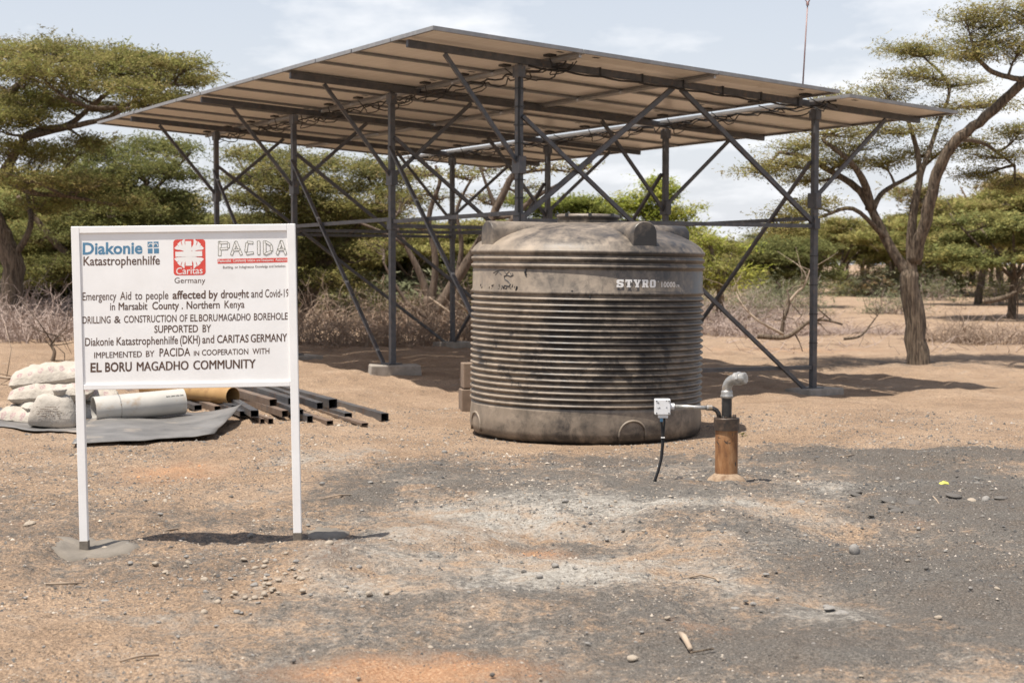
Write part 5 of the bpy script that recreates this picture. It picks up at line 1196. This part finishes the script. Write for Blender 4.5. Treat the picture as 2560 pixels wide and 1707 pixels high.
stone(1452, 1514, 16, 'stone', .5, 'smooth flat tan pebble beside a dark hollow in the gravel')
for x, y, w, mt in ((482, 1298, 13, 'stone'), (585, 1306, 11, 'stone'), (470, 1332, 11, 'stone'), (357, 1352, 10, 'stone'), (468, 1411, 13, 'stone'), (545, 1406, 10, 'stone_grey'), (500, 1384, 12, 'stone'), (655, 1320, 9, 'stone'), (790, 1356, 10, 'stone'), (560, 1285, 9, 'stone'), (610, 1330, 8, 'stone'), (530, 1330, 8, 'stone_grey'),
    (1275, 1301, 11, 'stone_grey'), (1240, 1327, 10, 'stone_grey'), (1127, 1351, 9, 'stone_grey'), (1142, 1394, 9, 'stone_grey'), (1298, 1153, 10, 'stone_grey'), (1077, 1149, 8, 'stone_grey'), (2062, 1101, 9, 'stone_grey'), (1840, 1156, 12, 'stone_grey'), (2002, 1191, 9, 'stone_grey'), (2232, 1152, 13, 'stone'), (2143, 1206, 9, 'stone'), (2085, 1288, 8, 'stone'),
    (2155, 1419, 10, 'stone'), (990, 1487, 9, 'stone'), (1533, 1420, 9, 'stone'), (1550, 1223, 8, 'stone_grey'), (530, 1141, 8, 'stone_dark'), (1005, 1066, 13, 'stone_dark'), (2055, 1170, 15, 'stone_dark'), (1968, 1132, 13, 'stone_dark'), (2228, 1019, 7, 'stone_dark'), (240, 1380, 11, 'stone_dark'), (2000, 1185, 9, 'stone_dark'), (2190, 1140, 14, 'stone_dark'), (2090, 1150, 13, 'stone_dark'), (1945, 1165, 10, 'stone_dark'),
    (1880, 1158, 9, 'stone'), (1560, 1100, 12, 'stone'), (1605, 1098, 8, 'stone_dark'), (380, 1152, 9, 'stone'), (1350, 1478, 8, 'stone_grey'), (870, 1340, 9, 'stone'), (1760, 1320, 9, 'stone_grey'), (2290, 1352, 9, 'stone'), (240, 1262, 10, 'stone'), (575, 1232, 10, 'stone_grey'), (700, 1345, 9, 'stone'), (640, 1362, 8, 'stone'), (300, 1293, 8, 'stone_grey'), (2130, 955, 7, 'stone_dark'), (1020, 1040, 8, 'stone_grey'), (1900, 1395, 13, 'stone_grey'), (1940, 1412, 12, 'stone_grey'), (1730, 1388, 9, 'stone_grey')):
    stone(x, y, w * (1.35 if mt == 'stone_dark' and x > 1800 and y > 1100 else 1.0), mt, random.uniform(.28, .42) if mt == 'stone_dark' else random.uniform(.45, .75))
for x, y, w in ((1965, 1138, 20), (2040, 1152, 24), (2100, 1158, 20), (2190, 1142, 22), (2060, 1176, 20), (1940, 1150, 12), (2300, 1146, 18), (1745, 1250, 10), (1905, 1398, 16), (1930, 1410, 18), (1690, 1398, 12), (1600, 1360, 10), (1585, 1104, 14), (240, 1382, 13), (2170, 1200, 12), (1860, 1205, 10)):
    g = onground(x, y); r = w * K / FPX * g.y; q = random.choice(SME['stone_dark' if y < 1300 else 'stone_grey'])
    o = bpy.data.objects.new('soil_clod', q); o.location = (g.x, g.y, g.z + r * .18); o.scale = (r, r * .75, r * .24); o.rotation_euler = (random.uniform(.0, .35), random.uniform(-.15, .15), random.uniform(-.6, .6))
    if y < 1300: link(o, None, None, 'dark flat crust of hardened drilling mud lying on the gravel', 'clod', 'dark mud crusts')
    else: link(o, None, None, 'pale flat crust of hardened mud lying on the gravel', 'clod', 'pale mud crusts')
rg = np.random.default_rng(91)
for i in range(150):
    x, y = rg.uniform(20, 2330), 1050 + 510 * rg.uniform(0, 1) ** .9
    stone(x, y, rg.uniform(3.2, 7.5), ['stone', 'stone_grey', 'stone_grey', 'stone_dark'][rg.integers(0, 4)], rg.uniform(.45, .8))
for i in range(85):
    x, y = rg.normal(640, 130), rg.normal(1325, 34)
    if 1262 < y < 1430: stone(x, y, rg.uniform(4, 10), ['stone', 'stone', 'stone_grey'][rg.integers(0, 3)], rg.uniform(.5, .8))
OV = np.array([(1, 0, 0), (-1, 0, 0), (0, 1, 0), (0, -1, 0), (0, 0, 1), (0, 0, -1)], float); OF = np.array([(0, 2, 4), (2, 1, 4), (1, 3, 4), (3, 0, 4)])
n = 175000
gy_ = 4.8 + 12.5 * rg.uniform(0, 1, n) ** 1.5; gx_ = rg.uniform(-.46, .46, n) * (gy_ + 1.0)
clus = fbm(gx_ * 1.6, gy_ * 1.6, 61, 3); keep = rg.uniform(0, 1, n) < np.clip((clus - .30) * 3.2, .12, 1); gx_, gy_ = gx_[keep], gy_[keep]; n = len(gx_)
md, ml, mo = mask(DARK, gx_, gy_), mask(LIGHT, gx_, gy_), mask(ORANGE, gx_, gy_)
sz = (.0022 + .0038 * rg.uniform(0, 1, n) ** 2 + .009 * rg.uniform(0, 1, n) ** 16) * np.clip(gy_ / 8, .8, 1.5)
hz = th(gx_, gy_) + np.clip((16 - gy_) / 6, 0, 1) * (0.03 * (fbm(gx_ * 9, gy_ * 9, 21, 3) - .5) + .028 * (np.abs(fbm(gx_ * 2.6, gy_ * 2.6, 41, 4) - .5) * 2 - .25) + 0.012 * (vnoise(gx_ * 28, gy_ * 28, 31) - .5))
sc3 = sz[:, None] * rg.uniform(.6, 1.35, (n, 3)) * np.array([1, 1, .75]); ang = rg.uniform(0, 6.28, n); ca, sa = np.cos(ang), np.sin(ang)
vv = OV[None] * sc3[:, None, :] * rg.uniform(.75, 1.2, (n, 6, 1)); vx = vv[..., 0] * ca[:, None] - vv[..., 1] * sa[:, None]; vy = vv[..., 0] * sa[:, None] + vv[..., 1] * ca[:, None]
GV = np.stack([vx + gx_[:, None], vy + gy_[:, None], vv[..., 2] + (hz + sz * .15)[:, None]], -1).reshape(-1, 3)
GQ = (OF[None] + (np.arange(n) * 6)[:, None, None]).reshape(-1, 3)
pal = np.array([(.24, .185, .135), (.17, .14, .115), (.36, .31, .255), (.11, .10, .09)]); dkp = np.array([(.05, .048, .047), (.09, .085, .08), (.15, .14, .125), (.35, .31, .27)]); orp = np.array([(.42, .21, .10), (.48, .27, .14), (.34, .17, .09), (.5, .36, .24)])
cc = pal[rg.integers(0, 4, n)]; u_ = rg.uniform(0, 1, n); cc = np.where((u_ < np.maximum(md * .95, .38))[:, None], dkp[rg.choice(4, n, p=[.34, .36, .24, .06])], cc); cc = np.where((rg.uniform(0, 1, n) < np.clip(mo - .35, 0, 1) * 1.3)[:, None], orp[rg.integers(0, 4, n)], cc)
cc = cc * rg.uniform(.8, 1.2, (n, 1))
npmesh('gravel', GV, GQ, M['gravel'], colors=np.repeat(cc, 6, 0), kind='stuff', label='fine loose gravel strewn over the soil', cat='gravel')
def twig_at(pts, r, lab, mat='deadwood'):
    q = [onground(*p) for p in pts]; c0 = q[0].copy(); q = [p - c0 + Vector((0, 0, r * .8 + (.01 if i % 2 else 0))) for i, p in enumerate(q)]
    MB().tube(q, [r * (.6 + .4 * math.sin(math.pi * (i + .5) / len(q))) for i in range(len(q))], 6).build('dry_stick', M[mat], smooth=True, loc=c0, label=lab, cat='stick', group='dry sticks on the soil')
twig_at([(1562, 1460), (1572, 1474), (1586, 1496)], .014, 'split pale stick lying on the orange gravel spot'); twig_at([(105, 1342), (145, 1346), (190, 1341)], .006, 'thin dry stick lying on tan soil below the sign post'); twig_at([(313, 1352), (318, 1372)], .006, 'short dry stick upright across the tan soil')
twig_at([(275, 1520), (320, 1514), (365, 1506)], .006, 'straight dry stick on the sandy soil beside the orange gravel'); twig_at([(1570, 1330), (1610, 1326), (1645, 1330), (1650, 1340)], .006, 'hooked dry twig on the chalky soil'); twig_at([(2140, 1138), (2150, 1152), (2158, 1160)], .006, 'thin pale twig among the dark clods'); twig_at([(735, 1147), (780, 1141), (830, 1137)], .005, 'dry twig on the soil beyond the sign post'); twig_at([(1585, 1500), (1640, 1496)], .005, 'dark dry twig beside the split stick', 'bark')
twig_at([(340, 1225), (410, 1219)], .006, 'straw stalk on the soil behind the sign post'); twig_at([(1930, 1050), (1962, 1048)], .006, 'short stick on the tan soil beyond the wellhead')
g = onground(2168, 1114); mb = MB(); mb.add([(-.05, -.01, 0), (0, -.025, .012), (.05, .0, .004), (.045, .03, .02), (0, .02, .035), (-.045, .03, .008)], [(0, 1, 4, 5), (1, 2, 3, 4)])
o = mb.build('plastic_wrapper', M['yellow'], loc=(g.x, g.y, g.z + .004), label='crumpled bright yellow plastic wrapper on the dark gravel', cat='litter'); o.modifiers.new('t', 'SOLIDIFY').thickness = .002; o.scale = (.75, .75, .75)
# green tuft by the wellhead
rg = np.random.default_rng(5); g = onground(1708, 1000); V_, Q_, cc = leaves(np.array([[0, 0, .015]] * 4), 8, .03, .022, OLIVE, rg, .6, 1.2)
npmesh('grass_tuft', V_, Q_, M['leaf'], None, colors=cc, label='tiny green tuft growing beside the wellhead', cat='plant').location = (g.x, g.y, g.z)
